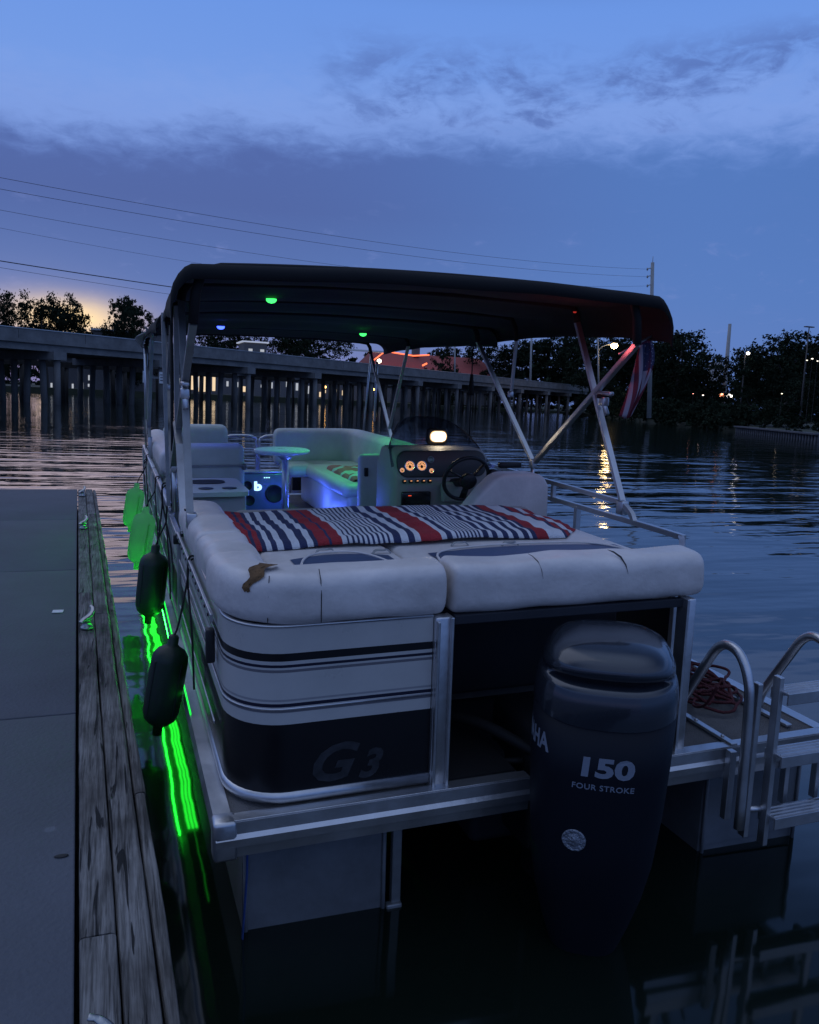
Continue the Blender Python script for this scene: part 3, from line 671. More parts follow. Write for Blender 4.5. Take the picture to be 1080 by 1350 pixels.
for k in range(200): cum.append(cum[-1]+(per[k+1]-per[k]).length)
def sidet(a, b, c):      # follows the port rear corner round to the side
    d_ = .205-a; k = 0
    while k < 198 and cum[k+1] < d_: k += 1
    u = (d_-cum[k])/max(1e-6, cum[k+1]-cum[k]); p = per[k].lerp(per[k+1], u); t_ = (per[k+1]-per[k]).normalized(); n_ = V((t_.y, -t_.x, 0))
    if n_.dot(p) < 0: n_ = -n_
    p = p+n_*(.0015+c); return mot((p.x, p.y, .655+b))
mb.text('YAMAHA', .085, sidet, .0008, sx=.9, bold=.002, align='RIGHT')
mb2 = mb; bp(mb, 'lettering', lettering_m, motor)
mb = MB(); q = sf(-.075, .385, 0); nd = (mrot @ V((-.22, -1, -.08))).normalized()
mb.lathe([(.038, -.006), (.038, .008), (.034, .010), (.031, .008), (.020, .008), (.018, .010), (0, .010)], q+nd*-.001, nd, n=28)
bp(mb, 'badge', mat('badge', (.30, .32, .36), .35, metal=.6, bump=1, bscale=120), motor)
mb = MB(); mb.box(V((1.55, 2.72, .30)), (.26, .36, .50), bev=.03); mb.box(V((1.55, 2.60, .05)), (.12, .26, .5), bev=.03); bp(mb, 'motor_bracket', blackp, motor)
mb = MB(); mb.tube(smooth_path([(1.45, 2.55, .45), (1.30, 2.75, .50), (1.18, 3.0, .46), (1.15, 3.3, .44)], 6), .022, 10); mb.tube(smooth_path([(1.42, 2.6, .40), (1.25, 2.72, .38), (1.2, 3.1, .43)], 6), .014, 8); bp(mb, 'rigging_hose', rubber, motor)

# ================================================================== things on the boat
def bthing(mb, name, m, org, label, cat, group=None, **k):
    o = mb.build(name, m, org=org, M=BOAT, **k); tag(o, label, cat, group); return o
# striped towel
bd = []  # (start, end, mat) in crop units
W_, N_, R_ = 0, 1, 2
seq = [(78, R_), (92, N_), (100, R_), (112, N_), (122, W_), (134, N_), (146, W_), (160, N_), (178, W_), (195, N_), (212, W_), (226, N_), (236, R_), (262, N_), (268, R_), (292, W_), (303, N_), (307, W_)]
x = 314
for k in range(8): seq += [(x, N_), (x+5, W_)]; x += 11
seq += [(404, N_), (422, W_), (440, N_), (456, W_), (470, R_), (523, W_), (536, N_), (550, W_)]
x = 560
for k in range(7): seq += [(x, N_), (x+4.5, W_)]; x += 9.3
seq += [(627, N_), (641, W_), (651, N_), (664, W_), (678, N_), (692, W_), (704, N_), (718, W_), (731, N_), (745, W_), (753, N_), (765, R_), (795, W_), (838, N_), (850, R_), (874, N_), (880, W_), (900, R_), (925, None)]
xs = [.50+(a-78)*.00190 for a, _ in seq]; cols = []; xx = []
for i in range(len(xs)-1):
    n = max(1, round((xs[i+1]-xs[i])/.012))
    for k in range(n): xx.append(xs[i]+(xs[i+1]-xs[i])*k/n); cols.append(seq[i][1])
xx.append(xs[-1])
NY = 44
def tow(i, j):
    x = xx[i]; v = j/(NY-1); u = i/(len(xx)-1)
    y = 3.30+.70*v + .012*math.sin(x*9)*(1-v) ; y -= .07*max(0, (u-.88)/.12)*0
    z = 1.104+.018*math.sin(v*PI)**.6+.020*math.sin(u*PI)
    z += .005*noise.noise(V((x*5, y*9, 0)))+.004*noise.noise(V((x*14, y*16, 4)))
    z += .0025*math.sin(y*42+3*noise.noise(V((x*3, y*3, 1))))
    if v < .06: z -= .018*(1-v/.06)**2
    if v > .85: z += .02*(v-.85)/.15
    edge = max(0, 1-(x-xx[0])/.10); z += .030*edge*(.5+noise.noise(V((0, y*14, 2))))
    e2 = max(0, 1-(xx[-1]-x)/.16); z -= .020*e2; y = y+(.0 if v > .5 else .16*(1-v*2)*e2)
    xo = x+.007*noise.noise(V((x*4, y*6, 9)))+.003*math.sin(y*16+x*3)
    return V((xo, y, max(z, 1.093)))
mb = MB(); nx = len(xx); vs = [tow(i, j) for j in range(NY) for i in range(nx)]; fs = []; ms = []
for j in range(NY-1):
    for i in range(nx-1): fs.append([j*nx+i, j*nx+i+1, (j+1)*nx+i+1, (j+1)*nx+i]); ms.append(cols[i])
mb.add(vs, fs, True, ms)
bthing(mb, 'beach_towel', [white_t, navy_t, red_t], (1.3, 3.65, 1.09), 'red, white and navy striped beach towel spread over the stern sun pad', 'towel', solid=.005)
# red blanket on the lounge
def blk(u, v):
    x = 1.86+.58*u; y = 6.95+.95*v
    z = .875+.035*(.5+noise.noise(V((x*7, y*7, 0))))+.012*noise.noise(V((x*20, y*20, 1)))
    if u < .22: z -= (.22-u)*.9; x += (.22-u)*.32
    return V((x, y, z))
mb = MB(); mb.grid(blk, 40, 30, mi=lambda i, j: 1 if j % 9 in (3, 4) else 0)
bthing(mb, 'blanket', [pink_t, white_t], (2.2, 7.45, .86), 'crumpled red blanket with pale stripes on the starboard lounge seat', 'blanket', solid=.008)
def blk2(u, v):
    x = 1.93+.40*u; y = 6.55+.52*v; z = .870+.028*(.5+noise.noise(V((x*8, y*6, 5))))
    if u < .3: z -= (.3-u)*1.15; x += (.3-u)*.2
    return V((x, y, z))
mb = MB(); mb.grid(blk2, 30, 26, mi=lambda i, j: 1 if j % 6 in (2, 3) else 0)
bthing(mb, 'towel', [mat('towel_grey', (.35, .37, .40), .9, bump=1, bscale=100, vary=.2), navy_t], (2.1, 6.8, .86), 'grey and navy towel hanging off the lounge seat beside the blanket', 'towel', solid=.006)
# portable stereo on the bow floor
so = V((1.38, 8.1, .43)); st = empty('portable_stereo', so, BOAT); tag(st, 'silver portable stereo with lit blue logo and round speakers on the bow deck', 'stereo')
def sp(mb, name, m, parent=st): return mb.build(name, m, parent, org=so)
mb = MB(); mb.box((1.38, 8.12, .63), (.42, .22, .38), bev=.02); cab = sp(mb, 'cabinet', mat('stereo_blue', (.16, .20, .30), .35, metal=.4))
mb = MB(); mb.box((1.38, 8.02, .83), (.41, .03, .02), bev=.005); sp(mb, 'top_trim', alum)
for (x, z, r) in ((1.245, .555, .05), (1.485, .615, .088), (1.225, .70, .045)):
    mb = MB(); mb.lathe([(r, 0), (r, .012), (r*.88, .014), (r*.82, .004), (r*.3, -.006), (0, .002)], (x, 8.008, z), (0, -1, 0), n=28); sp(mb, 'speaker', rubber)
mb = MB(); mb.text('b', .115, lambda a, b, c: V((1.325+a, 8.0060-c, .655+b)), .003, bold=.006, sx=1.25); sp(mb, 'logo', emis('logo_glow', (.35, .6, 1.), 2.2))
mb = MB()
for k in range(3): mb.box((1.39+.022*k, 8.006, .775), (.012, .004, .008))
sp(mb, 'indicator_light', emis('cyan_led', (.4, .9, 1.), 2.))
# red rope heap
mb = MB(); rr = random.Random(5)
for q in range(4):
    pts = []; ph = rr.random()*6
    for k in range(60):
        t = k/59*2*PI*2.3+ph; rad = .05+.07*rr.random()*.25+.05*math.sin(t*1.7+q)
        pts.append((2.50+.12*math.cos(t)*(1+.5*math.sin(q+t*.3))+.04*q-.05, 2.98+(.04+rad)*math.sin(t)*1.3+.05*q-.1, .440+.018*abs(math.sin(t*2.1+q))+.006*q))
    mb.tube(smooth_path(pts, 2), .007, 6)
mb.tube(smooth_path([(2.42, 2.88, .445), (2.30, 2.75, .46), (2.25, 2.62, .52), (2.25, 2.56, .62)], 5), .006, 6)
bthing(mb, 'rope_coil', rope_r, (2.5, 2.97, .43), 'tangled heap of dark red rope on the rear deck beside the ladder', 'rope')
# blue strap at the stern corner
mb = MB(); mb.tube(smooth_path([(.455, 2.548, .285), (.42, 2.552, .28), (.39, 2.553, .265), (.385, 2.556, .15), (.372, 2.556, -.04), (.362, 2.55, -.18)], 6), .008, 6, flat=(.5, 2.0))
mb.lathe([(.016, -.02), (.022, 0), (.016, .02)], (.455, 2.548, .29), (1, 0, .3), n=10)
bthing(mb, 'mooring_strap', strap_m, (.39, 2.55, .28), 'narrow blue strap hanging from the stern corner into the water', 'strap')

# fenders
fend_dark = mat('fender_dark', (.006, .008, .012), .4, bump=.15, bscale=30, vary=.2)
fend_wh = mat('fender_pale', (.42, .50, .48), .4, bump=.15, bscale=30, vary=.15)
for m_, t_ in ((fend_dark, .13), (fend_wh, .85)):   # hollow vinyl; the strip's green glow is put into the translucent colour
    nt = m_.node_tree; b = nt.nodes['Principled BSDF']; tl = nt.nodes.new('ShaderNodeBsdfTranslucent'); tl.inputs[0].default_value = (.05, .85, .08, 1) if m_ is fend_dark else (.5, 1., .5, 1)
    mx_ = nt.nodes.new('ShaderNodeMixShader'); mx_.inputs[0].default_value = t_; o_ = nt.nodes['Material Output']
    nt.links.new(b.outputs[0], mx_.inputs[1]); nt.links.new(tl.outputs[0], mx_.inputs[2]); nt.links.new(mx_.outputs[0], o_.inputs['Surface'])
def make_fender(m):
    r = empty('boat_fender', (0, 0, 0))
    a = MB(); a.lathe([(0, -.215), (.018, -.213), (.020, -.175), (.040, -.165), (.062, -.145), (.072, -.115), (.074, -.06), (.074, .10), (.070, .125), (.055, .148), (.030, .162), (.022, .170), (.021, .200), (.015, .208), (0, .208)], (0, 0, 0), n=28)
    for k in range(4):
        t = 2*PI*k/4+.4; a.box((math.cos(t)*.074, math.sin(t)*.074, -.005), (.004, .010, .22), rot=Matrix.Rotation(t, 3, 'Z'), bev=.0015, seg=1)
    a.build('fender_body', m, r)
    return r
def dup(root):
    c = root.copy(); COL.objects.link(c)
    for ch in root.children:
        d = ch.copy(); COL.objects.link(d); d.parent = c
    return c
fd = make_fender(fend_dark); fw_ = make_fender(fend_wh); usedf = set()
for (top, bot, proto, lab) in (((.232, 3.55, .690), (.150, 3.53, .255), fd, 'dark fender nearest the stern, hanging lowest against the striped panel'),
                          ((.232, 5.00, .785), (.175, 4.98, .315), fd, 'second dark fender from the stern, green light on its lower end'),
                          ((.232, 6.30, .800), (.150, 6.30, .335), fw_, 'pale fender overlapping the farthest one, glowing green at its base'),
                          ((.215, 7.90, .760), (.140, 7.9, .310), fw_, 'farthest pale fender hanging near the bow side of the boat')):
    o = proto if proto not in usedf else dup(proto); usedf.add(proto)
    t, b = V(top), V(bot); mid = (t+b)/2; d = (t-b); sc = d.length/.423
    M = BOAT @ Matrix.Translation(mid) @ d.to_track_quat('Z', 'Y').to_matrix().to_4x4() @ Matrix.Scale(sc, 4)
    o.matrix_world = M
    tag(o, lab, 'fender', 'fenders hung along the port side')
    Mi = M.inverted() @ BOAT
    a = MB(); pts = smooth_path([t-d*.02, t+V((.02, .02, .04)), V((.295, t.y+.08, .90)), V((.305, t.y+.10, .995)), V((.33, t.y+.09, 1.0)), V((.30, t.y+.12, .94)), V((.300, t.y-.05, .70)), V((.300, t.y-.12, .48))], 6)
    a.tube([Mi @ p for p in pts], .0045/sc, 6); a.build('fender_rope', rope_b, o)

# flag
fo = V((2.80, 3.95, 2.02)); fl = empty('hanging_flag', fo, BOAT); tag(fl, 'striped flag with a starred blue corner hanging from the starboard canopy leg', 'flag')
FW, FHt = .115, .38
def flp(u, v):   # u across, v down
    x = 2.755+FW*(u-.35)*(.55+.45*v)*.9+.10*(1-v)*(1-u)*0; z = 2.03-.02*u-FHt*v*(1-.22*abs(u-.45)) - .05*(1-u)*v*0
    x += .02*(u-.5)-.035*v*v+.030*math.sin(v*3.2+1)-.02+.010*math.sin(u*19+v*4); y = 3.95+.045*0.4*math.sin(u*14+v*2.5)+.025*math.sin(v*5+u*3); z -= .07*(1-u)*v**2
    return V((x, y, z+.09*(u-.5)*(1-v)))
n = 13*3; mb = MB(); mb.grid(flp, n+1, 30, mi=lambda i, j: 2 if (j < 12 and i >= 12) else ((i//3) % 2))
o = mb.build('cloth', [mat('flag_red', (.13, .012, .028), .8), mat('flag_white', (.30, .26, .32), .8), mat('flag_navy', (.03, .035, .10), .8)], fl, org=fo, solid=.003)
mb = MB()
for j in range(7):
    for i in range(6 if j % 2 == 0 else 5):
        p = flp(.36+.60*(i+.5*(j % 2)+.3)/6.2, (j+.6)/7.6*.4); 
        st5 = []
        for k in range(10):
            rr_ = .0052 if k % 2 == 0 else .0022; t = PI/2+k*PI/5; st5.append((p.x+rr_*math.cos(t), p.z+rr_*math.sin(t)))
        mb.add([V((a, p.y-.004, b)) for a, b in st5], [list(range(10))])
mb.build('stars', bpy.data.materials['flag_white'], fl, org=fo)
mb = MB(); mb.tube([(2.62, 3.98, 1.95), (2.80, 3.93, 2.06)], .006, 8); mb.build('flag_staff', alum, fl, org=fo)

# ================================================================== WATER, LAND, DOCK
def water_mat():
    m = bpy.data.materials.new('water'); m.use_nodes = True; nt = m.node_tree; b = nt.nodes['Principled BSDF']
    b.inputs['Base Color'].default_value = (.006, .011, .008, 1); b.inputs['Roughness'].default_value = .065; b.inputs['IOR'].default_value = 1.5
    geo = nt.nodes.new('ShaderNodeNewGeometry'); 
    def nz(sc, st, det, rot=0.):
        mp = nt.nodes.new('ShaderNodeMapping'); mp.inputs['Scale'].default_value = st; mp.inputs['Rotation'].default_value = (0, 0, rot)
        n = nt.nodes.new('ShaderNodeTexNoise'); n.inputs['Scale'].default_value = sc; n.inputs['Detail'].default_value = det; n.inputs['Roughness'].default_value = .45
        nt.links.new(geo.outputs['Position'], mp.inputs['Vector']); nt.links.new(mp.outputs[0], n.inputs['Vector']); return n
    n1 = nz(1.0, (.30, 1.25, 1), 2.5, math.radians(12)); n2 = nz(3.0, (.55, 1.1, 1), 2, math.radians(-20)); n3 = nz(.16, (1, 1, 1), 2)
    # calmer in the lee of dock and boat, livelier further out
    ln = nt.nodes.new('ShaderNodeVectorMath'); ln.operation = 'LENGTH'; sub = nt.nodes.new('ShaderNodeVectorMath'); sub.operation = 'SUBTRACT'; sub.inputs[1].default_value = (1.2, 2.5, 0)
    nt.links.new(geo.outputs['Position'], sub.inputs[0]); nt.links.new(sub.outputs[0], ln.inputs[0])
    mr = nt.nodes.new('ShaderNodeMapRange'); mr.inputs['From Min'].default_value = 2.0; mr.inputs['From Max'].default_value = 12; mr.inputs['To Min'].default_value = .17; mr.inputs['To Max'].default_value = 1
    nt.links.new(ln.outputs['Value'], mr.inputs['Value'])
    mr3 = nt.nodes.new('ShaderNodeMapRange'); mr3.inputs['From Min'].default_value = .35; mr3.inputs['From Max'].default_value = .65; mr3.inputs['To Min'].default_value = .35; mr3.inputs['To Max'].default_value = 1.
    nt.links.new(n3.outputs['Fac'], mr3.inputs['Value'])
    mu = nt.nodes.new('ShaderNodeMath'); mu.operation = 'MULTIPLY'; nt.links.new(mr.outputs[0], mu.inputs[0]); nt.links.new(mr3.outputs[0], mu.inputs[1])
    mr4 = nt.nodes.new('ShaderNodeMapRange'); mr4.inputs['From Min'].default_value = 9; mr4.inputs['From Max'].default_value = 42; mr4.inputs['To Min'].default_value = 1; mr4.inputs['To Max'].default_value = .30
    nt.links.new(ln.outputs['Value'], mr4.inputs['Value']); mu2 = nt.nodes.new('ShaderNodeMath'); mu2.operation = 'MULTIPLY'; nt.links.new(mu.outputs[0], mu2.inputs[0]); nt.links.new(mr4.outputs[0], mu2.inputs[1]); mu = mu2
    a = nt.nodes.new('ShaderNodeMath'); a.operation = 'MULTIPLY_ADD'; nt.links.new(n2.outputs['Fac'], a.inputs[0]); a.inputs[1].default_value = .16; nt.links.new(n1.outputs['Fac'], a.inputs[2])
    c = nt.nodes.new('ShaderNodeMath'); c.operation = 'MULTIPLY'; nt.links.new(a.outputs[0], c.inputs[0]); nt.links.new(mu.outputs[0], c.inputs[1])
    bp_ = nt.nodes.new('ShaderNodeBump'); bp_.inputs['Strength'].default_value = 1; bp_.inputs['Distance'].default_value = .13
    nt.links.new(c.outputs[0], bp_.inputs['Height']); nt.links.new(bp_.outputs[0], b.inputs['Normal'])
    return m
mb = MB(); mb.add([(-3000, -3000, 0), (3000, -3000, 0), (3000, 3000, 0), (-3000, 3000, 0)], [[0, 1, 2, 3]])
tag(mb.build('water', water_mat()), None, None, kind='structure')
landm = mat('bank_ground', (.035, .04, .02), .95, bump=1, bscale=2, vary=.4, vscale=.4)
shore = [(-3000, 150), (-120, 128), (-40, 140), (0, 150), (40, 165), (80, 178), (96, 165), (91, 150), (80, 122), (68, 95), (61, 76), (57.5, 66), (49.5, 48.2), (56, 36), (90, 0), (400, -300), (2990, -2990), (2990, 2990), (-3000, 2990)]
mb = MB(); n = len(shore); rr = random.Random(3)
mb.add([(x, y, .45 if x > 45 else .9) for x, y in shore]+[(x, y, -1.5) for x, y in shore], [list(range(n))]+[[k, (k+1) % n, n+(k+1) % n, n+k] for k in range(n)])
tag(mb.build('ground', landm), None, None, kind='structure')

# dock
DY = math.radians(2.0)
dj = lambda s, t: V((-.017-s*math.cos(DY)-.0345*t*1.0, t, 0)) # s metres left of the joint, t forward
def dpt(s, t, z):     # s>0 towards the water
    return V((-.012+s-.0345*t, t, z))
def conc():
    m = mat('concrete', (.100, .108, .128), .85, bump=.5, bscale=60, vary=.22, vscale=1.6)
    nt = m.node_tree; tc = [n for n in nt.nodes if n.type == 'TEX_COORD'][0]; mp = [n for n in nt.nodes if n.type == 'MAPPING'][0]
    vo = nt.nodes.new('ShaderNodeTexVoronoi'); vo.inputs['Scale'].default_value = 4.5; vo.inputs['Randomness'].default_value = 1; nt.links.new(mp.outputs[0], vo.inputs['Vector'])
    wn = nt.nodes.new('ShaderNodeTexNoise'); wn.inputs['Scale'].default_value = 14; wn.inputs['Detail'].default_value = 4; nt.links.new(mp.outputs[0], wn.inputs['Vector'])
    ad = nt.nodes.new('ShaderNodeMath'); ad.operation = 'MULTIPLY_ADD'; ad.inputs[1].default_value = .22; nt.links.new(wn.outputs['Fac'], ad.inputs[0]); nt.links.new(vo.outputs['Distance'], ad.inputs[2])
    rp = nt.nodes.new('ShaderNodeMapRange'); rp.inputs['From Min'].default_value = .14; rp.inputs['From Max'].default_value = .19; rp.inputs['To Min'].default_value = 1.45; rp.inputs['To Max'].default_value = 1.; nt.links.new(ad.outputs[0], rp.inputs['Value'])
    b = nt.nodes['Principled BSDF']; src = b.inputs['Base Color'].links[0].from_socket; mx = nt.nodes.new('ShaderNodeMix'); mx.data_type = 'RGBA'; mx.blend_type = 'MULTIPLY'; mx.inputs['Factor'].default_value = 1
    nt.links.new(src, mx.inputs['A']); nt.links.new(rp.outputs[0], mx.inputs['B']); nt.links.new(mx.outputs['Result'], b.inputs['Base Color']); return m
concm = conc()
dock = empty('dock', (-1, 6, 0)); tag(dock, 'floating concrete dock with a weathered timber edge alongside the boat', 'dock')
DO = V((-1, 6, 0))
joints = [-3.0, .25, 3.69, 6.68, 9.2, 11.9]
for k in range(len(joints)-1):
    t0, t1 = joints[k]+.006, joints[k+1]-.006; a = MB()
    pts = [(-.008, t0), (-.008, t1), (-3.4, t1), (-3.4, t0)]
    sh = lambda s, t: t-.045*(s if s < 0 else 0)*0+(.028*s)
    f_ = lambda u, v, w: dpt(u, v+.05*u*-1*-1*.6, w)
    a.prism(pts, .12, .42, f_, bev=.006); a.build('concrete_slab', concm, dock, org=DO)
def woodmat():
    m = bpy.data.materials.new('weathered_timber'); m.use_nodes = True; nt = m.node_tree; b = nt.nodes['Principled BSDF']; b.inputs['Roughness'].default_value = .85
    tc = nt.nodes.new('ShaderNodeTexCoord'); oi = nt.nodes.new('ShaderNodeObjectInfo'); vm = nt.nodes.new('ShaderNodeVectorMath'); vm.operation = 'MULTIPLY_ADD'; vm.inputs[1].default_value = (1, 1, 1)
    nt.links.new(tc.outputs['Object'], vm.inputs[0]); nt.links.new(oi.outputs['Random'], vm.inputs[2])
    def nz(st, sc, det, ro=.6, dist=0):
        mp = nt.nodes.new('ShaderNodeMapping'); mp.inputs['Scale'].default_value = st; mp.inputs['Rotation'].default_value = (0, 0, .0345)
        n = nt.nodes.new('ShaderNodeTexNoise'); n.inputs['Scale'].default_value = sc; n.inputs['Detail'].default_value = det; n.inputs['Roughness'].default_value = ro; n.inputs['Distortion'].default_value = dist
        nt.links.new(vm.outputs[0], mp.inputs['Vector']); nt.links.new(mp.outputs[0], n.inputs['Vector']); return n
    g = nz((34, 1.3, 20), 3.0, 6, .65, .4); big = nz((3, 1.2, 3), 2.2, 4); cr = nz((13, .8, 9), 2.6, 3, .5, .9); gn = nz((1, 1, 1), 5, 3)
    r = nt.nodes.new('ShaderNodeValToRGB'); e = r.color_ramp.elements; e[0].position = .34; e[0].color = (.04, .037, .033, 1); e[1].position = .62; e[1].color = (.25, .238, .225, 1); nt.links.new(g.outputs['Fac'], r.inputs['Fac'])
    r2 = nt.nodes.new('ShaderNodeValToRGB'); e = r2.color_ramp.elements; e[0].position = .34; e[0].color = (.35, .33, .31, 1); e[1].position = .60; e[1].color = (1, 1, 1, 1); nt.links.new(big.outputs['Fac'], r2.inputs['Fac'])
    r3 = nt.nodes.new('ShaderNodeValToRGB'); e = r3.color_ramp.elements; e[0].position = .325; e[0].color = (.05, .05, .05, 1); e[1].position = .37; e[1].color = (1, 1, 1, 1); nt.links.new(cr.outputs['Fac'], r3.inputs['Fac'])
    m1 = nt.nodes.new('ShaderNodeMix'); m1.data_type = 'RGBA'; m1.blend_type = 'MULTIPLY'; m1.inputs['Factor'].default_value = 1; nt.links.new(r.outputs[0], m1.inputs['A']); nt.links.new(r2.outputs[0], m1.inputs['B'])
    m2 = nt.nodes.new('ShaderNodeMix'); m2.data_type = 'RGBA'; m2.blend_type = 'MULTIPLY'; m2.inputs['Factor'].default_value = 1; nt.links.new(m1.outputs['Result'], m2.inputs['A']); nt.links.new(r3.outputs[0], m2.inputs['B'])
    nt.links.new(m2.outputs['Result'], b.inputs['Base Color'])
    ad = nt.nodes.new('ShaderNodeMath'); ad.operation = 'MULTIPLY_ADD'; ad.inputs[1].default_value = .45; nt.links.new(g.outputs['Fac'], ad.inputs[0]); nt.links.new(r3.outputs[0], ad.inputs[2])
    bu = nt.nodes.new('ShaderNodeBump'); bu.inputs['Strength'].default_value = 1; bu.inputs['Distance'].default_value = .009; nt.links.new(ad.outputs[0], bu.inputs['Height']); nt.links.new(bu.outputs[0], b.inputs['Normal'])
    return m
wood = woodmat()
rr = random.Random(11)
rows = [(.004, .092, [-3, 1.95, 2.02+0, 5.2, 8.3, 11.9], .004, .30), (.096, .180, [-3, .9, 5.35, 9.6, 11.9], .000, .28), (.184, .222, [-3, 2.9, 6.4, 11.9], -.010, .30)]
rows[0] = (.004, .092, [-3, 2.10, 5.9, 8.4, 11.85], .004, .30)
for (s0, s1, js, dzz, hh) in rows:
    for k in range(len(js)-1):
        a = MB(); t0, t1 = js[k]+.003, js[k+1]-.003; nt_ = max(4, int((t1-t0)/.06)); jit = rr.random()*9
        def tf(u, v):
            t = t0+(t1-t0)*v; w = 2*noise.noise(V((0, t*1.1, jit)))+noise.noise(V((0, t*6, jit+4)))
            ang = u*2*PI; P = rrect(s0, s1, .42-hh, .42+dzz, .010, 2); m_ = len(P); i = int(round(u*m_)) % m_; p = P[i]
            s_ = p[0]+(.0025*w if p[0] > (s0+s1)/2 else -.0012*w)+(.010*max(0, noise.noise(V((0, t*2.2, jit+8)))) * (-1 if (p[0] > .2 and s1 > .2) else 0))
            return dpt(s_, t, p[1]+.003*noise.noise(V((p[0]*30, t*2.5, jit))))
        m_ = len(rrect(s0, s1, .42-hh, .42+dzz, .010, 2))
        a.grid(tf, m_, nt_, smooth=False, closeu=True)
        o0 = len(a.v); a.f += [list(range(m_))[::-1], [(nt_-1)*m_+i for i in range(m_)]]; a.sm += [False]*2; a.mi += [0]*2
        a.build('edge_timber', wood, dock, org=DO)
a = MB(); a.prism([(-3.3, -2.9), (.18, -2.9), (.18, 11.8), (-3.3, 11.8)], -.35, .115, lambda u, v, w: dpt(u, v, w)); a.build('dock_float', mat('float_dark', (.03, .03, .03), .8), dock, org=DO)
# cleats
steel = mat('galvanised_steel', (.42, .43, .44), .3, metal=.95, bump=.3, bscale=60, vary=.3, vscale=20)
def make_cleat():
    r = empty('dock_cleat', (0, 0, 0))
    a = MB(); a.lathe([(.030, .0), (.032, .006), (.030, .012), (.022, .016), (.020, .040), (.024, .046), (.022, .052), (0, .054)], (0, 0, 0), n=24); a.build('cleat_base', steel, r)
    a = MB(); a.tube(smooth_path([(-.012, -.055, .044), (-.004, -.03, .055), (.012, .0, .066), (.018, .03, .080), (.010, .055, .094), (-.004, .070, .100)], 6), [.006+.006*math.sin(PI*min(1, k/30+.15)) for k in range(31)], 10, flat=(.6, 1.3)); a.build('cleat_horn', steel, r)
    return r
c0 = make_cleat()
for i, (t, lab, s) in enumerate(((1.62, 'steel dock cleat nearest the viewer, only its horn in the picture', .062), (4.99, 'steel hook cleat on the timber beside the small white chip on the concrete', .048), (8.57, 'steel cleat on the dock edge lit green, third along the timber', .048), (11.1, 'farthest dock cleat at the end of the timber edge', .048))):
    c = c0 if i == 0 else dup(c0); c.location = dpt(s, t, .428); c.rotation_euler = (0, 0, -.3 if i else .6); c.scale = (1.15,)*3 if i else (1, 1, 1)
    tag(c, lab, 'cleat', 'hook cleats along the dock timber')
a = MB(); q = dpt(-.115, 5.42, .424); a.prism([(-.032, -.03), (.03, -.034), (.034, .03), (-.028, .034)], 0, .003, lambda u, v, w: q+V((u, v, w))); tag(a.build('paper_scrap', mat('white_paper', (.75, .75, .75), .7), org=q), 'small white paper scrap lying on the dock concrete', 'litter')
a = MB(); q = dpt(-.045, 2.52, .4225); a.lathe([(.014, 0), (.010, .001), (0, .0015)], (0, 0, 0), n=12); a.v = [q+V((p.x*1.5, p.y*.8, p.z)) for p in a.v]; tag(a.build('dark_spot', mat('gum', (.02, .02, .02), .8), org=q), 'dark flattened gum spot on the near concrete slab', 'gum')

# ================================================================== BRIDGE
bdir = V((1, .8, 0)).normalized(); bnor = V((-.8, 1, 0)).normalized(); b0 = V((6.6, 83.8, 0))
concb = mat('bridge_concrete', (.20, .20, .20), .85, bump=.6, bscale=3, vary=.35, vscale=.9, stretch=(1, 1, 1))
concp = mat('pile_concrete', (.17, .165, .16), .85, bump=.6, bscale=5, vary=.4, vscale=1.2, stretch=(1, 1, .25))
BRO = V((30, 103, 0)); br = empty('road_bridge', BRO); tag(br, 'long low concrete road bridge on rows of piles crossing the river', 'bridge')
def bpt(t, s, z): return b0+bdir*t+bnor*s+V((0, 0, z))
def bbx(a, t0, t1, s0, s1, z0, z1):
    vs = [bpt(t, s, z) for z in (z0, z1) for s in (s0, s1) for t in (t0, t1)]; a.add(vs, [[0, 1, 3, 2], [4, 6, 7, 5], [0, 4, 5, 1], [2, 3, 7, 6], [0, 2, 6, 4], [1, 5, 7, 3]])
T0, T1 = -60, 112
a = MB(); bbx(a, T0, T1, 0, 12, 4.85, 5.12); a.build('road_deck', concb, br, org=BRO)
for s in (.02, 11.6):
    a = MB(); t = T0
    while t < T1: bbx(a, t+.02, min(t+6.1, T1), s, s+.38, 5.122, 5.98); t += 6.12
    a.build('parapet', concb, br, org=BRO)
a = MB(); bbx(a, T0, T1, -.03, .02, 5.90, 5.97); a.build('parapet_rail', mat('rail_metal', (.5, .5, .5), .4, metal=.6), br, org=BRO)
for s in (.25, 3.2, 6.2, 9.2, 11.4):
    a = MB(); bbx(a, T0, T1, s, s+.45, 4.28, 4.848); a.build('girder', concb, br, org=BRO)
bents = [-45.5, -34.5, -24, -13.7, -2.7, 9.1, 20.4, 32, 43.5, 55, 66.5, 78, 90, 101]
rr = random.Random(2)
for t in bents:
    a = MB(); bbx(a, t-.6, t+.6, -.3, 12.3, 3.62, 4.277); a.build('pile_cap', concb, br, org=BRO)
pile_mb = []
for bi_, t in enumerate(bents):
    for k in range(7):
        s = .15+k*1.95; lean = (0, .35, -.35)[k % 3]; rw = .27
        a = MB(); p0, p1 = bpt(t+lean*.6, s, -1.0), bpt(t, s, 3.62); a.tube([p0, p1], rw, 8); a.build('pile', concp, br, org=BRO)
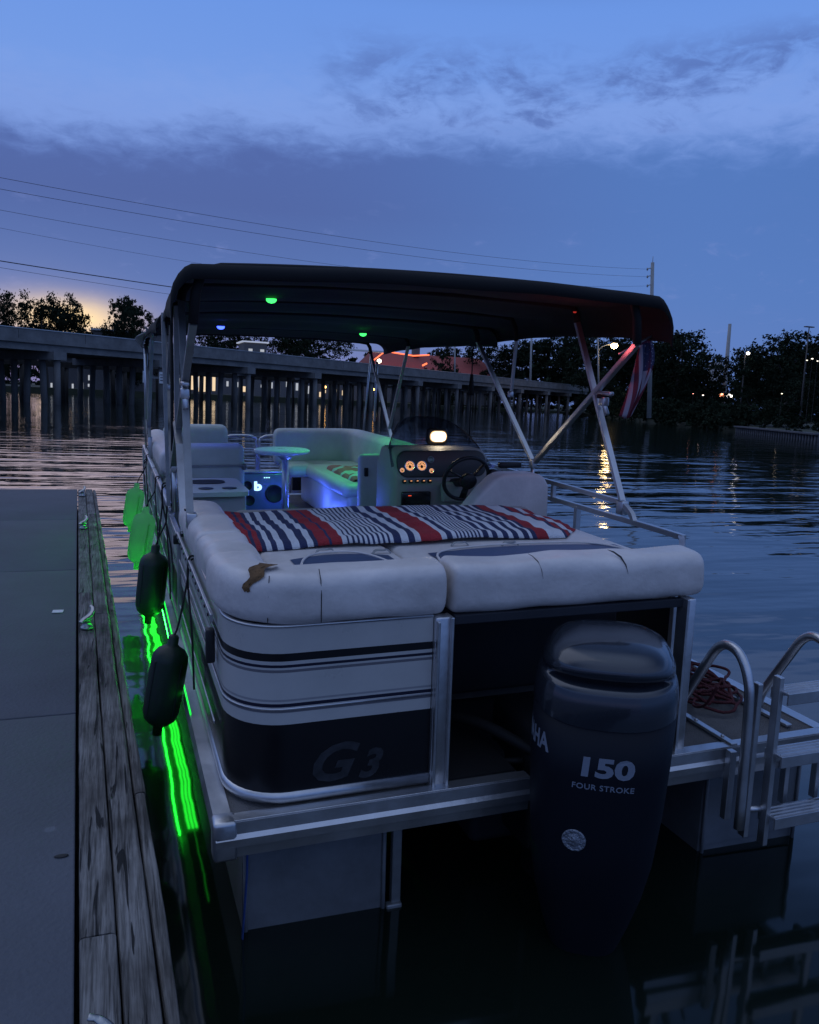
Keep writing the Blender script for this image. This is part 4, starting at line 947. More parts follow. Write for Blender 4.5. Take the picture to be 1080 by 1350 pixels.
# old timber fender rows between bents, seen as one dense screen of posts
rr = random.Random(9)
wp = mat('timber_pile', (.05, .045, .04), .9, bump=.8, bscale=5, vary=.4, stretch=(1, 1, .2))
tr_ = empty('old_trestle', bpt(20, 14, 0)); tag(tr_, 'old trestle of dark timber piles standing behind the road bridge', 'trestle'); TO = bpt(20, 14, 0)
cnt = 0; t = -50
a = MB(); bbx(a, -58, 105, 14.6, 15.4, 3.4, 3.9); bbx(a, -58, 105, 17.6, 18.4, 3.4, 3.9); a.build('trestle_beam', wp, tr_, org=TO)
while t < 100 and cnt < 96:
    a = MB(); s = 14.8 if cnt % 4 else 17.9; w = rr.uniform(.17, .27); a.tube([bpt(t, s, -1), bpt(t+rr.uniform(-.2, .2), s, 3.42)], w, 8); a.build('timber_pile', wp, tr_, org=TO)
    t += rr.choice((1.1, 1.4, 1.7, 2.0, 2.6)); cnt += 1
# small signs on a cap
sg = MB(); bbx(sg, -5.2, -2.6, -.355, -.30, 2.55, 2.75)
so_ = sg.build('navigation_sign', concb, org=bpt(-3.9, -.4, 2.6)); tag(so_, 'pair of small white navigation signs fixed to a bridge pile', 'sign')
a = MB()
for dx in (-.95, .95):
    for z in (2.4, 2.65, 2.9): bbx(a, -3.9+dx-.35, -3.9+dx+.35, -.45, -.425, z, z+.07)
a.build('sign_text', mat('sign_ink', (.05, .05, .08), .6), so_, org=bpt(-3.9, -.4, 2.6))
for dx in (-.95, .95): a = MB(); bbx(a, -3.9+dx-.45, -3.9+dx+.45, -.42, -.36, 2.15, 3.2); a.build('sign_plate', bpy.data.materials.get('sign_white') or mat('sign_white', (.7, .7, .7), .5), so_, org=bpt(-3.9, -.4, 2.6))

# ================================================================== BUILDINGS
def ray(px, py):
    return Fw+Rw*((px-540)/1100)-Uw*((py-675)/1100)
def at(px, py, y):      # world point on the plane y=const, used to read real positions off the survey
    d = ray(px, py); return CAMP+d*(y/d.y)
warm = emis('window_gap_warm', (1., .74, .46), .95); cool = emis('window_gap_cool', (.85, .9, 1.), .5); neon = emis('neon_orange', (1., .16, .06), 2.2)
roofr = mat('red_roof', (.36, .07, .06), .7, bump=.6, bscale=3, vary=.2); wallm = mat('wall_dark', (.16, .15, .15), .8, vary=.2)
def building(name, x0, x1, y, z1, dep, label, m=wallm, roof=None, rz=0, wins=(), wy=None, trim=None):
    o_ = V(((x0+x1)/2, y, .9)); e = empty(name, o_); tag(e, label, 'building')
    a = MB(); a.box(((x0+x1)/2, y+dep/2, (z1+.9)/2), (x1-x0, dep, z1-.9)); a.build('wall', m, e, org=o_)
    if roof:
        a = MB(); ov = .6; zz = z1+.01; xm0, xm1 = x0+(x1-x0)*.06, x1-(x1-x0)*.06
        a.add([(x0-ov, y-ov, zz), (x1+ov, y-ov, zz), (x1+ov, y+dep+ov, zz), (x0-ov, y+dep+ov, zz), (xm0, y+dep/2, zz+rz), (xm1, y+dep/2, zz+rz)], [[0, 1, 5, 4], [2, 3, 4, 5], [0, 4, 3], [1, 2, 5], [3, 2, 1, 0]])
        a.build('roof', roof, e, org=o_)
    else:
        a = MB(); a.box(((x0+x1)/2, y+dep/2, z1+.15), (x1-x0+.8, dep+.8, .28)); a.build('roof', trim or m, e, org=o_)
    for (wx, wz, ww, wh, wm) in wins:
        a = MB(); a.box((wx, y-.03, wz), (ww, .08, wh)); a.build('window_gap', wm, e, org=o_)
    return e, o_
# red roofed restaurant beyond the bridge with orange neon along its gable
pa, pb = at(488, 488, 190), at(655, 488, 190)
e, o_ = building('restaurant', pa.x, pb.x, 190, 8.2, 14, 'red roofed restaurant beyond the bridge with orange neon along its eaves', roof=roofr, rz=4.4)
a = MB()
q0, q1, q2, q3 = at(490, 477, 188.9), at(508, 463, 188.9), at(545, 469, 188.9), at(566, 468, 188.9)
a.tube([q0, q1, q2, q3], .16, 6); a.tube([at(557, 482, 188.9), at(563, 479, 188.9)], .2, 6); a.build('neon_tube', neon, e, org=o_)
a = MB(); q = at(500, 476, 188.7); a.lathe([(0, -.5), (.45, -.3), (.5, 0), (.45, .3), (0, .5)], q, n=12); a.build('floodlight', emis('flood', (1., .9, .6), 8), e, org=o_)
a = MB(); p0, p1 = at(458, 461, 188), at(512, 461, 188); a.box(((p0.x+p1.x)/2, 188, p0.z-.0), (p1.x-p0.x, 1.2, .35)); a.build('awning', mat('pale_trim', (.75, .75, .72), .5), e, org=o_)
a = MB(); p0 = at(556, 455, 192); a.box((p0.x, 196, p0.z-.8), (1.6, 1.6, 3.6)); a.build('chimney', wallm, e, org=o_)
# pale flat roofed store left
pa, pb = at(122, 432, 150), at(232, 432, 150)
rw = random.Random(4)
building('flat_roofed_store', pa.x, pb.x, 158, pa.z+.1, 14, 'low building with a pale flat roof edge behind the left of the bridge', trim=mat('pale_fascia', (.55, .56, .60), .5))
pa, pb = at(322, 449, 175), at(352, 449, 175)
building('filling_station', pa.x, pb.x, 175, pa.z-.3, 8, 'low pale-canopied building seen under the boat canopy', trim=mat('lit_fascia', (.7, .7, .7), .5, emit=(.8, .85, 1), estr=.35), wins=[((pa.x+pb.x)/2+dx, pa.z-1.8, .8, .5, cool) for dx in (-1, 1.4)])
# waterfront houses between the piles; glowing windows also stand in for sky-lit gaps
ws_ = []
lit = [(118, 498, .4, .9, cool), (118, 508, .5, .5, cool), (132, 511, .6, .5, cool), (147, 504, .4, .5, cool), (147, 510, .5, .8, cool), (162, 512, .3, .6, cool), (174, 512, .25, 2.2, warm), (204, 505, .3, 1.6, cool)]
lit2 = [(246, 505, .6, 3.0, warm), (254, 503, .7, 3.2, warm), (267, 505, 1.5, 3.4, warm), (282, 506, .6, 2.8, warm), (300, 506, .4, 1., cool), (312, 507, .7, 1., cool), (357, 508, .8, 1.2, cool), (367, 512, .6, 2.6, cool), (392, 510, .6, 1.5, cool), (407, 514, .5, 1.6, cool)]
lit3 = [(428, 516, .6, .7, warm), (441, 515, 1., .6, warm), (472, 516, .3, .8, warm), (530, 521, .3, .8, cool)]
lit2 += [(px, 503+(px*7 % 11), .35+(px % 3)*.2, .6+(px*13 % 5)*.5, cool if px % 2 else warm) for px in (239, 261, 275, 291, 322, 333, 345, 379, 399)]  # extra glowing panes standing in for bright gaps between piles
lit3 += [(px, 514+(px*5 % 8), .35, .5+(px % 3)*.3, cool if px % 2 else warm) for px in (422, 435, 452, 461, 487, 503, 517, 545)]
lit += [(px, 500+(px*7 % 13), .3, .8+(px % 4)*.4, cool) for px in (68, 83, 96, 109, 139, 153, 186, 196)]
def wl(L, y): return [(at(px, py, y).x, at(px, py, y).z, w, h, m_) for px, py, w, h, m_ in L]
for nm, L, y, xa, xb, lb in (('boat_house', lit, 160, 60, 215, 'dark waterfront house with cool glows for windows and sky-lit gaps behind the left piles'), ('marina_shop', lit2, 172, 238, 415, 'waterfront marina building with tall warm glows for windows and sky-lit gaps between the piles'), ('cafe', lit3, 185, 420, 560, 'dark waterfront cafe with small amber lights behind the middle piles')):
    pa, pb = at(xa, 505, y), at(xb, 505, y); building(nm, pa.x, pb.x, y, 6.2, 9, lb, wins=wl(L, y))
# amber lamps on the far quay that shine down onto the water
for i, (px, py, lb) in enumerate(((428, 527, 'left amber lamp post on the far quay'), (441, 527, 'brighter amber lamp post on the far quay'), (492, 524, 'small lamp post on the far quay near the restaurant'))):
    q = at(px, py, 158); e = empty('quay_lamp', (q.x, 158+18, .9)); tag(e, lb, 'lamp', 'lamp posts on the far quay'); y_ = 176; q = at(px, py, y_)
    a = MB(); a.tube([(q.x, y_, .9), (q.x, y_, 3.2)], .08, 6); a.build('post', concp, e, org=e.location)
    a = MB(); a.lathe([(0, -.3), (.3, -.15), (.32, .1), (0, .3)], (q.x, y_, 3.4), n=10); a.build('lamp_head', emis('amber', (1., .5, .12), 9), e, org=e.location)

# ================================================================== TREES
leafm = mat('leaves', (.020, .029, .017), .95, vary=.5, vscale=.5)
leafm.node_tree.nodes['Principled BSDF'].inputs['Specular IOR Level'].default_value = .05
barkm = mat('bark', (.06, .05, .042), .9, bump=1, bscale=4, vary=.3)
def crown_mesh(seed, lobes, nleaf, size, spread=1.):
    r = random.Random(seed); vs = []; fs = []
    tot = sum(l[3]**2 for l in lobes)
    for (x, y, z, rad, fl) in lobes:
        n = int(nleaf*rad*rad/tot); nc = max(4, int(n/26)); cs = []
        for k in range(nc):
            d = V((r.gauss(0, 1), r.gauss(0, 1), r.gauss(0, 1))).normalized()*rad*(r.uniform(.25, 1.)**.5)
            cs.append((V((x+d.x, y+d.y, z+d.z*fl)), r.uniform(.35, 1.)*rad*.30))
        for k in range(n):
            c, cr = r.choice(cs); p = c+V((r.gauss(0, 1), r.gauss(0, 1), r.gauss(0, .7)))*cr*.55*spread
            s = size*r.uniform(.6, 1.4); u = V((r.gauss(0, 1), r.gauss(0, 1), r.gauss(0, 1))).normalized(); w = u.cross(V((r.gauss(0, 1), r.gauss(0, 1), r.gauss(0, 1)))).normalized()
            o = len(vs); vs += [p-u*s, p-w*s*.5, p+u*s, p+w*s*.5]; fs.append([o, o+1, o+2, o+3])
    me = bpy.data.meshes.new('crown'); me.from_pydata([tuple(v) for v in vs], [], fs); me.materials.append(leafm); return me
def trunk_mesh(seed, h, r0, limbs):
    r = random.Random(seed); a = MB()
    pts = [V((r.gauss(0, .12)*k, r.gauss(0, .12)*k, h*k/6)) for k in range(7)]; a.tube(smooth_path(pts, 3), [r0*(1-.75*k/18) for k in range(19)], 8)
    for (x, y, z, rad, fl) in limbs:
        s = pts[3+r.randrange(3)]; e = V((x, y, z)); a.tube(smooth_path([s, s.lerp(e, .5)+V((r.gauss(0, .4), r.gauss(0, .4), -.3)), e], 4), [r0*.4*(1-.8*k/8) for k in range(9)], 6)
    me = bpy.data.meshes.new('trunk'); me.from_pydata([tuple(v) for v in a.v], [], a.f); me.polygons.foreach_set('use_smooth', a.sm); me.materials.append(barkm); return me
def lobes(seed, h, w, n, low=.25, fl=.7):
    r = random.Random(seed); L = []
    for k in range(n):
        a = r.uniform(0, 2*PI); z = h*(low+(1-low-.12)*r.random()); k2 = math.sqrt(max(.05, 1-((z/h-.55)/.52)**2)); d = w*.5*k2*r.uniform(.2, .95)
        L.append((d*math.cos(a), d*math.sin(a), z, w*r.uniform(.16, .26), fl))
    L.append((0, 0, h*.80, w*.2, fl)); return L
KINDS = {}
for nm, (h, w, n, nl, sz, low, spread) in dict(oak=(12, 13, 18, 15000, .20, .12, 1.), tall=(14, 8, 15, 12000, .18, .15, 1.), pine=(13, 9, 9, 5000, .17, .68, .8), bushy=(7, 10, 14, 10000, .17, .08, 1.)).items():
    for s in (0, 1):
        L = lobes(hash_ := (len(nm)*13+s*7+h), h, w, n, low); KINDS[nm, s] = (crown_mesh(hash_, L, nl, sz, spread), trunk_mesh(hash_, h*.75, w*.028, L[:7]), h)
def tree(kind, s, px, pytop, y, label, name='broadleaf_tree', base=.9, rz=0., group=None, wide=1.):
    cm, tm, h = KINDS[kind, s]; p = at(px, pytop, y); k = max(.3, (p.z-base)/(h*1.02))
    e = empty(name, (p.x, y, base)); e.scale = (k*wide, k*wide, k); e.rotation_euler = (0, 0, rz); tag(e, label, 'tree', group)
    for nm, me in (('crown', cm), ('trunk', tm)):
        o = bpy.data.objects.new(nm, me); COL.objects.link(o); o.parent = e
    return e
# left, behind the bridge
tree('oak', 0, 60, 382, 150, 'dark oak in front of the sunset at the far left of the bridge', 'oak_tree', rz=.4, wide=.68)
tree('oak', 1, 2, 392, 150, 'tree cut by the left edge of the picture beyond the bridge', rz=1.2, wide=.28)
tree('oak', 1, 168, 401, 155, 'round bushy tree right of the sunset gap', rz=2, wide=.62)
tree('pine', 0, 180, 383, 168, 'flat topped pine rising above the bushy tree right of the sunset', 'pine_tree', rz=.3, wide=.70)
tree('oak', 0, 120, 424, 170, 'low tree in the sunset gap between oak and pine', rz=4, wide=.8)
# behind canopy
tree('oak', 1, 300, 420, 195, 'wide tree beyond the bridge seen below the boat canopy, left of the blue lamp glow', rz=1)
tree('oak', 0, 405, 428, 200, 'wide tree beyond the bridge seen below the middle of the boat canopy', rz=3)
tree('pine', 1, 590, 450, 205, 'small pine above the red roof of the restaurant', 'pine_tree', rz=1)
tree('bushy', 0, 585, 467, 180, 'dark shrub rising in front of the red roof', 'round_bush', rz=.2, wide=.6)
# right of the bridge
P_ = [('oak', 0, 672, 446, 190, 'tree behind the bridge just right of the restaurant roof'), ('tall', 0, 715, 440, 186, 'tall tree behind the thin pale pole on the bridge'), ('oak', 1, 765, 437, 180, 'broad tree left of the bright street lamp'), ('pine', 0, 752, 434, 185, 'open crowned pine left of the street lamp'),
      ('oak', 0, 822, 436, 160, 'broad tree directly behind the bright street lamp'), ('tall', 1, 874, 428, 120, 'tall tree under the corner of the boat canopy'), ('oak', 1, 900, 430, 104, 'large dark riverbank tree right of the flag'), ('bushy', 0, 935, 500, 100, 'low bushes at the foot of the large riverbank tree'),
      ('bushy', 1, 862, 480, 112, 'dense bush at the water edge below the flag'), ('bushy', 0, 946, 476, 150, 'distant low tree behind the leaning pale pole'),
      ('oak', 1, 1025, 432, 80, 'large tree on the right bank with a floodlight beside it'), ('oak', 0, 1075, 440, 84, 'large tree cut by the right edge of the picture'), ('tall', 0, 993, 462, 86, 'smaller tree at the left side of the right bank grove'), ('bushy', 1, 1045, 500, 72, 'bushes above the seawall on the right bank'), ('bushy', 0, 1000, 512, 78, 'shrubs at the left end of the seawall'), ('bushy', 1, 800, 490, 140, 'bush at the right end of the bridge')]
for i, (k, s, px, py, y, lb) in enumerate(P_): tree(k, s, px, py, y, lb, 'pine_tree' if k == 'pine' else 'broadleaf_tree', rz=i*1.3)
# far wood behind everything
def wood_mass():
    L = []; r = random.Random(21)
    for k in range(150):
        px = -260+1700*k/149+r.uniform(-6, 6); y = r.uniform(215, 250) if px < 640 else r.uniform(150, 230) if px < 860 else r.uniform(125, 175)
        if px > 935 and px < 985: y = 190
        top = at(px, 462 if px < 215 else 470 if px < 640 else 470 if px < 925 else 514 if px < 985 else 478, y).z+r.uniform(-1.5, 1.5); p = at(px, 500, y); rad = max(2.2, top*.42)
        L.append((p.x, y, top-rad, rad, 1.)); L.append((p.x+r.uniform(-3, 3), y-2, max(1, (top-rad)*.35), rad*.9, 1.))
    me = crown_mesh(5, L, 70000, .60); o = bpy.data.objects.new('distant_wood', me); COL.objects.link(o); tag(o, None, None, kind='stuff')
wood_mass()
# bank undergrowth along the right shore
L = []; r = random.Random(8)
for k in range(110):
    t = k/109; pts = [(50.5, 50), (58.5, 67.5), (62, 78), (69, 96), (81, 123), (92, 150)]; f_ = t*(len(pts)-1); i = min(len(pts)-2, int(f_)); u = f_-i
    L.append((pts[i][0]+(pts[i+1][0]-pts[i][0])*u+(r.uniform(-.3, 2) if t > .22 else r.uniform(1.2, 3)), pts[i][1]+(pts[i+1][1]-pts[i][1])*u, r.uniform(.6, 1.7), r.uniform(1.1, 2.2) if t > .22 else .5, .9))
me = crown_mesh(6, L, 34000, .20); o = bpy.data.objects.new('undergrowth', me); COL.objects.link(o); tag(o, None, None, kind='stuff')

# ================================================================== POLES, WIRES, LAMPS
polem = mat('pole_pale', (.34, .34, .33), .7, vary=.25, vscale=.8); poled = mat('pole_wood', (.12, .10, .09), .8, vary=.3)
wirem = mat('wire', (.02, .02, .025), .6)
def pole(name, ptop, pbot, r0, r1, label, cat, m=polem, group=None):
    e = empty(name, pbot); tag(e, label, cat, group); a = MB(); a.tube([pbot, ptop], [r0, r1], 10); a.build('post', m, e, org=pbot); return e
up = at(860.5, 346, 75); ub = V((at(855, 560, 75).x, 75, .9))
e = pole('utility_pole', up, ub, .24, .17, 'tall pale utility pole behind the canopy corner carrying the wires', 'utility pole'); UO = ub
wires = []
for k, py in enumerate((355, 365, 377)):
    q = at(855, py, 75); a = MB(); s = at(860, py, 75)
    a.tube([s, s.lerp(q, .6)+V((0, 0, .12)), q+V((-.12, 0, 0))], .045, 6); a.lathe([(.0, -.16), (.08, -.1), (.09, 0), (.08, .1), (0, .16)], q+V((-.12, 0, 0)), n=8); a.build('insulator', polem, e, org=UO); wires.append(q+V((-.12, 0, 0)))
a = MB(); a.tube([up, up+V((0, 0, .6))], .03, 6); a.build('top_pin', polem, e, org=UO)
left = [at(-160, 203, 42), at(-160, 219, 42), at(-160, 246, 42)]
op = V((left[0].x-.6, 42, 0))
e2 = None
def wire(p0, p1, sag, r, lb, mid=None):
    pts = [p0.lerp(p1, k/40)+V((0, 0, -sag*4*(k/40)*(1-k/40))) for k in range(41)]; a = MB(); a.tube(pts, r, 5); tag(a.build('power_line', wirem, org=p0), lb, 'wire', 'power lines across the sky')
wire(left[0], wires[0], .9, .011, 'uppermost power line running to the tall utility pole'); wire(left[1], wires[1], .9, .011, 'second power line from the top, running to the utility pole'); wire(left[2], wires[2], 1.3, .009, 'third power line from the top, fading toward the utility pole')
wire(at(-160, 268, 42), at(420, 368, 64), .3, .007, 'faint fourth power line that ends behind the boat canopy')
wire(at(-160, 318, 60), at(640, 428, 96), .5, .034, 'thick lower power line meeting the canopy at its left corner'); wire(at(-160, 326, 60), at(640, 440, 96), .5, .013, 'thin line just below the thick power line at the left')
# leaning pale pole right
e = pole('leaning_pole', at(962.5, 427, 110), V((at(953, 540, 110).x, 110, .9)), .42, .24, 'tall pale leaning pole between the two tree groups on the right', 'pole')
e = pole('bridge_pole', at(701, 436, 150), V((at(700, 500, 150).x, 150, 4.5)), .22, .18, 'thin pale pole rising behind the bridge between the canopy struts', 'pole')
e = pole('sign_pole', at(600, 445, 150), V((at(600, 500, 150).x, 150, 4.5)), .16, .14, 'short pale pole rising beside the red roof', 'pole')
# street lamp
lb_ = V((at(789, 560, 118).x, 118, .9)); lt = at(788, 436, 118)
e = pole('street_lamp', lt, lb_, .16, .11, 'bright warm street lamp glowing in front of the trees', 'street lamp')
lh = at(810, 455, 118); a = MB(); a.tube(smooth_path([at(788.5, 462, 118), at(796, 456, 118), lh+V((0, 0, .25))], 5), .07, 6); a.box(lh+V((0, 0, .28)), (1.0, .4, .18), bev=.05); a.build('lamp_arm', polem, e, org=lb_)
a = MB(); a.lathe([(0, -.60), (.42, -.42), (.58, 0), (.42, .2), (0, .26)], lh, n=14); a.build('lamp_head', emis('sodium', (1., .68, .28), 38), e, org=lb_)
def plamp(name, p, c, en, r=.4):
    l = bpy.data.lights.new(name, 'POINT'); l.color = c; l.energy = en; l.shadow_soft_size = r; o = bpy.data.objects.new(name, l); COL.objects.link(o); o.location = p
plamp('street_lamp_light', lh+V((0, -.8, -.3)), (1, .7, .35), 260)
# floodlights and bank lights at the right
q = at(983, 467, 79); qb = V((q.x, 79, .9)); e = pole('floodlight', q, qb, .08, .06, 'white floodlight at the left edge of the right bank trees', 'floodlight', poled)
a = MB(); a.lathe([(0, -.2), (.18, -.1), (.20, .07), (0, .17)], q+V((0, -.4, .1)), n=12); a.build('lamp_head', emis('flood_white', (1., .93, .85), 6), e, org=qb)
q = at(1067, 431, 70); qb = V((q.x, 70, .9)); e = pole('flat_top_lamp', q, qb, .07, .05, 'thin dark post with a flat lamp head above the right bank trees', 'street lamp', poled)
a = MB(); a.box(q, (1.1, .4, .10), bev=.03); a.build('lamp_head', poled, e, org=qb)
for i, (px, py, y, s, c, st_, lb) in enumerate(((952, 521, 104, .45, (1, .32, .16), 6, 'glowing orange lamp at the foot of the leaning pole'), (961, 522, 104, .5, (1, .9, .8), 5, 'white lamp right of the leaning pole foot'), (927, 521, 96, .10, (1, .8, .7), 5, 'tiny light on the bank left of the leaning pole'), (914, 519, 96, .07, (1, .4, .3), 4, 'tiny red light on the bank under the large tree'),
                                                 (1064, 475, 68, .09, (1, .9, .75), 2, 'left one of the lights showing through the right edge tree'), (1071, 473, 68, .11, (1, .92, .8), 2, 'light at the middle of the row in the right edge tree'), (1078, 476, 68, .09, (1, .92, .8), 2, 'rightmost light in the right edge tree'), (1031, 519, 70, .08, (1, .85, .6), 3, 'small amber light low in the right bank grove'))):
    q = at(px, py, y); qb = V((q.x, y, .9)); e = empty('bank_light', qb); tag(e, lb, 'light', 'small lights on the right bank')
    a = MB(); a.tube([qb, q], .009, 5); a.build('post', poled, e, org=qb)
    a = MB(); a.lathe([(0, -s*.6), (s, -s*.3), (s, s*.3), (0, s*.6)], q, n=10); a.build('lamp_head', emis('bank_glow', c, st_), e, org=qb)
# billboard and seawall
q = at(944, 490, 112); a = MB(); a.box((q.x, 112.2, q.z), (2.4, .3, 3.0)); o = a.build('billboard', mat('board_pale', (.40, .42, .46), .6, emit=(.6, .7, 1), estr=.05, vary=.4, vscale=.7), org=(q.x, 112, .9)); tag(o, 'pale blank billboard left of the leaning pole', 'billboard')
a2 = MB(); a2.tube([(q.x, 112.4, .9), (q.x, 112.4, q.z)], .12, 6); a2.build('post', poled, o, org=(q.x, 112, .9))
sw = MB(); pA, pB = V((49.4, 48.0, 0)), V((57.4, 65.9, 0)); dd = pB-pA; nn_ = V((-dd.y, dd.x, 0)).normalized()
sw.add([pA+nn_*0+V((0, 0, -.8)), pB+V((0, 0, -.8)), pB+V((0, 0, .48)), pA+V((0, 0, .48)), pA+nn_*.3+V((0, 0, -.8)), pB+nn_*.3+V((0, 0, -.8)), pB+nn_*.3+V((0, 0, .48)), pA+nn_*.3+V((0, 0, .48))], [[0, 1, 2, 3], [4, 5, 6, 7], [0, 1, 5, 4], [3, 2, 6, 7], [0, 3, 7, 4], [1, 2, 6, 5]])
for k in range(34):
    p = pA.lerp(pB, (k+.5)/34)+nn_*.36; sw.tube([p+V((0, 0, -.8)), p+V((0, 0, .44))], .10, 6)
q_ = Matrix.Rotation(math.atan2(dd.y, dd.x), 3, 'Z'); sw.box((pA+pB)/2+nn_*.25+V((0, 0, .545)), (dd.length, .7, .12), rot=q_)
tag(sw.build('seawall', mat('seawall', (.10, .10, .11), .8, vary=.3), org=(53, 57, 0)), 'low grey seawall with evenly spaced piles along the right bank', 'seawall')

# ================================================================== SKY
w = bpy.data.worlds.new('World'); S.world = w; w.use_nodes = True; nt = w.node_tree; nt.nodes.clear()
N_n = nt.nodes.new; Lk = nt.links.new
def math_(op, a=None, b=None, c=None, clamp=False):
    n = N_n('ShaderNodeMath'); n.operation = op; n.use_clamp = clamp
    for i, q in enumerate((a, b, c)):
        if q is None: continue
        if isinstance(q, (int, float)): n.inputs[i].default_value = q
        else: Lk(q, n.inputs[i])
    return n.outputs[0]
def ramp(fac, stops, interp='EASE'):
    r = N_n('ShaderNodeValToRGB'); r.color_ramp.interpolation = interp; e = r.color_ramp.elements
    e[0].position, e[0].color = stops[0][0], (*stops[0][1], 1); e[1].position, e[1].color = stops[-1][0], (*stops[-1][1], 1)
    for p, c in stops[1:-1]: q = e.new(p); q.color = (*c, 1)
    Lk(fac, r.inputs['Fac']); return r.outputs['Color']
def mixc(f, a, b, bt='MIX'):
    m = N_n('ShaderNodeMix'); m.data_type = 'RGBA'; m.blend_type = bt
    for s, q in (('Factor', f), ('A', a), ('B', b)):
        if isinstance(q, (int, float)): m.inputs[s].default_value = q
        elif isinstance(q, tuple): m.inputs[s].default_value = (*q, 1)
        else: Lk(q, m.inputs[s])
    return m.outputs['Result']
def sstep(x, a, b):
    m = N_n('ShaderNodeMapRange'); m.interpolation_type = 'SMOOTHSTEP'; m.inputs['From Min'].default_value = a; m.inputs['From Max'].default_value = b; Lk(x, m.inputs['Value']); return m.outputs[0]
tc = N_n('ShaderNodeTexCoord'); nrm = N_n('ShaderNodeVectorMath'); nrm.operation = 'NORMALIZE'; Lk(tc.outputs['Generated'], nrm.inputs[0]); sp_ = N_n('ShaderNodeSeparateXYZ'); Lk(nrm.outputs[0], sp_.inputs[0])
X, Y, Z = sp_.outputs
el = math_('ARCSINE', Z); el = math_('MULTIPLY', el, 180/PI)                # elevation in degrees
az = math_('MULTIPLY', math_('ARCTAN2', X, Y), 180/PI)                       # azimuth in degrees, 0 = +Y
# cloud-plane coordinates so the streaks flatten towards the horizon
def nz(scale, st, det, rough, dist=0., off=0.):
    cb = N_n('ShaderNodeCombineXYZ'); Lk(math_('MULTIPLY', az, st[0]), cb.inputs[0]); Lk(math_('MULTIPLY', el, st[1]), cb.inputs[1]); cb.inputs[2].default_value = off
    n = N_n('ShaderNodeTexNoise'); n.inputs['Scale'].default_value = scale; n.inputs['Detail'].default_value = det; n.inputs['Roughness'].default_value = rough; n.inputs['Distortion'].default_value = dist
    Lk(cb.outputs[0], n.inputs['Vector']); return n.outputs['Fac']
n_big = nz(.055, (1, 2.2), 3, .5, 0, 1.); n_wisp = nz(.16, (1, 1.9), 8, .62, .6, 5.); n_fine = nz(.5, (1, 2.4), 6, .6, .4, 9.)
edge = math_('ADD', math_('MULTIPLY', math_('SUBTRACT', n_big, .5), 4.), math_('MULTIPLY', math_('SUBTRACT', n_fine, .5), 3.6))
e2 = math_('ADD', el, edge)
clear = ramp(math_('DIVIDE', el, 90.), [(0, (.10, .155, .44)), (.10, (.085, .155, .48)), (.20, (.15, .29, .70)), (.26, (.125, .27, .70)), (.33, (.045, .10, .28)), (.50, (.035, .07, .18)), (.75, (.30, .41, .68)), (1., (.34, .46, .72))], 'LINEAR')
bandc = ramp(math_('DIVIDE', el, 90.), [(0, (.17, .18, .40)), (.03, (.115, .18, .43)), (.075, (.060, .138, .40)), (.13, (.052, .102, .325)), (.165, (.058, .110, .345)), (.24, (.085, .14, .40)), (1, (.1, .15, .4))], 'LINEAR')
# the right side of the low band is bluer and a little brighter
rightb = sstep(az, 8, 40); bandc = mixc(math_('MULTIPLY', rightb, .85), bandc, (.068, .172, .48))
topedge = math_('ADD', 14.9, math_('MULTIPLY', sstep(az, -8, 22), 1.6)); d1 = math_('SUBTRACT', topedge, e2); m_band = sstep(d1, -1.3, 2.2)
lip = math_('MULTIPLY', math_('MULTIPLY', sstep(d1, -4.5, -.4), math_('SUBTRACT', 1., m_band)), .8)
col = mixc(math_('MULTIPLY', lip, .75), clear, (.20, .32, .70))
# wispy dark cloud upper right
wm = math_('MULTIPLY', math_('MULTIPLY', sstep(math_('ADD', az, math_('MULTIPLY', math_('SUBTRACT', n_wisp, .5), 10.)), 11, 19), sstep(n_wisp, .36, .56)), math_('MULTIPLY', sstep(e2, 16.6, 18.2), math_('SUBTRACT', 1., sstep(e2, 20.5, 22.8))))
col = mixc(math_('MULTIPLY', math_('MULTIPLY', wm, sstep(n_fine, .30, .66)), .85), col, (.078, .145, .42))
col = mixc(m_band, col, bandc)
lowstreak = math_('MULTIPLY', sstep(n_fine, .58, .8), math_('SUBTRACT', 1., sstep(el, 9, 14))); col = mixc(math_('MULTIPLY', lowstreak, .30), col, (.19, .25, .58))
# sunset glow low at the left
def gauss(x0, y0, sx, sy):
    a = math_('DIVIDE', math_('SUBTRACT', az, x0), sx); b = math_('DIVIDE', math_('SUBTRACT', el, y0), sy)
    return math_('EXPONENT', math_('MULTIPLY', math_('ADD', math_('MULTIPLY', a, a), math_('MULTIPLY', b, b)), -1.))
gn_ = math_('ADD', .75, math_('MULTIPLY', n_fine, .5))
g1 = math_('MULTIPLY', gauss(-5.5, 3.0, 6.5, 3.2), gn_); col = mixc(math_('MULTIPLY', g1, .45, clamp=True), col, (.25, .27, .46))
g2 = math_('MULTIPLY', gauss(-2.6, 4.0, 3.6, 1.15), gn_); col = mixc(math_('MULTIPLY', g2, 1.05, clamp=True), col, (1.0, .74, .42))
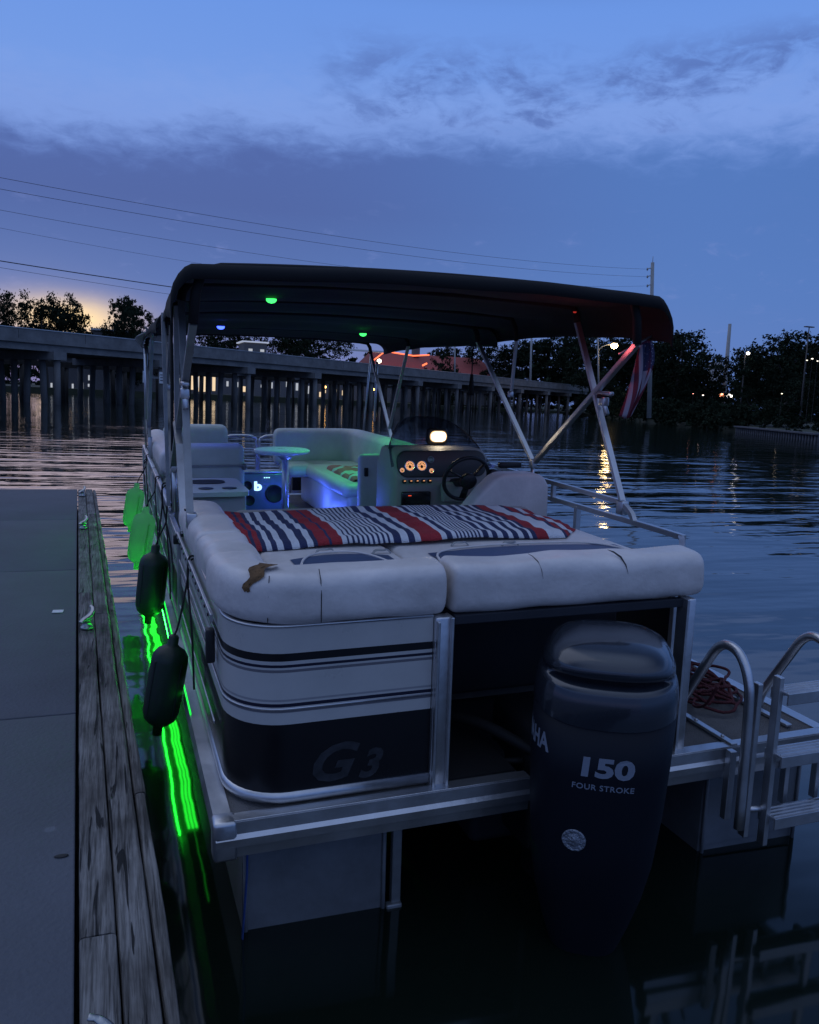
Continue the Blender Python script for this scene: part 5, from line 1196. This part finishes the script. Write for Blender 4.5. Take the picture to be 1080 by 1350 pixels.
# behind the viewer the overcast is pale; it only lights the scene
back = sstep(math_('MULTIPLY', Y, -1.), -.1, .7); col = mixc(math_('MULTIPLY', back, math_('MULTIPLY_ADD', sstep(el, 15, 40), .75, .1)), col, (.27, .37, .64))
below = sstep(math_('MULTIPLY', el, -1.), 0., 3.); col = mixc(below, col, (.01, .015, .03))
leftup = math_('MULTIPLY', math_('SUBTRACT', 1., sstep(az, -4, 16)), math_('MULTIPLY', sstep(el, 25, 33), sstep(az, -100, -60))); col = mixc(math_('MULTIPLY', leftup, .85), col, (.60, .70, .98))
skyt = N_n('ShaderNodeTexSky'); skyt.sky_type = 'NISHITA'; skyt.sun_disc = False; skyt.sun_elevation = math.radians(-1.5); skyt.sun_rotation = math.radians(-4)
bg = N_n('ShaderNodeBackground'); Lk(col, bg.inputs['Color']); bg.inputs['Strength'].default_value = 1.08
bg2 = N_n('ShaderNodeBackground'); Lk(skyt.outputs[0], bg2.inputs['Color']); bg2.inputs['Strength'].default_value = .05
ads = N_n('ShaderNodeAddShader'); Lk(bg.outputs[0], ads.inputs[0]); Lk(bg2.outputs[0], ads.inputs[1])
ow = N_n('ShaderNodeOutputWorld'); Lk(ads.outputs[0], ow.inputs['Surface'])
sl = bpy.data.lights.new('dusk_sun', 'SUN'); sl.energy = .06; sl.angle = math.radians(20); sl.color = (1, .7, .5); so2 = bpy.data.objects.new('dusk_sun', sl); COL.objects.link(so2)
so2.rotation_euler = V((math.sin(math.radians(4)), -math.cos(math.radians(4)), -.07)).to_track_quat('-Z', 'Y').to_euler()

# ================================================================== CAMERA
cd = bpy.data.cameras.new('camera'); cam = bpy.data.objects.new('camera', cd); COL.objects.link(cam)
cam.matrix_world = Matrix.Translation(CAMP) @ Matrix((Rw, Uw, -Fw)).transposed().to_4x4()
cd.sensor_fit = 'VERTICAL'; cd.sensor_height = 24; cd.lens = 24*1100/1350; cd.clip_end = 8000; cd.clip_start = .05
S.camera = cam
S.view_settings.view_transform = 'Standard'; S.view_settings.look = 'None'; S.view_settings.exposure = 0; S.view_settings.gamma = 1
S.cycles.use_denoising = True; S.cycles.max_bounces = 6; S.cycles.transparent_max_bounces = 12; S.cycles.sample_clamp_indirect = 3
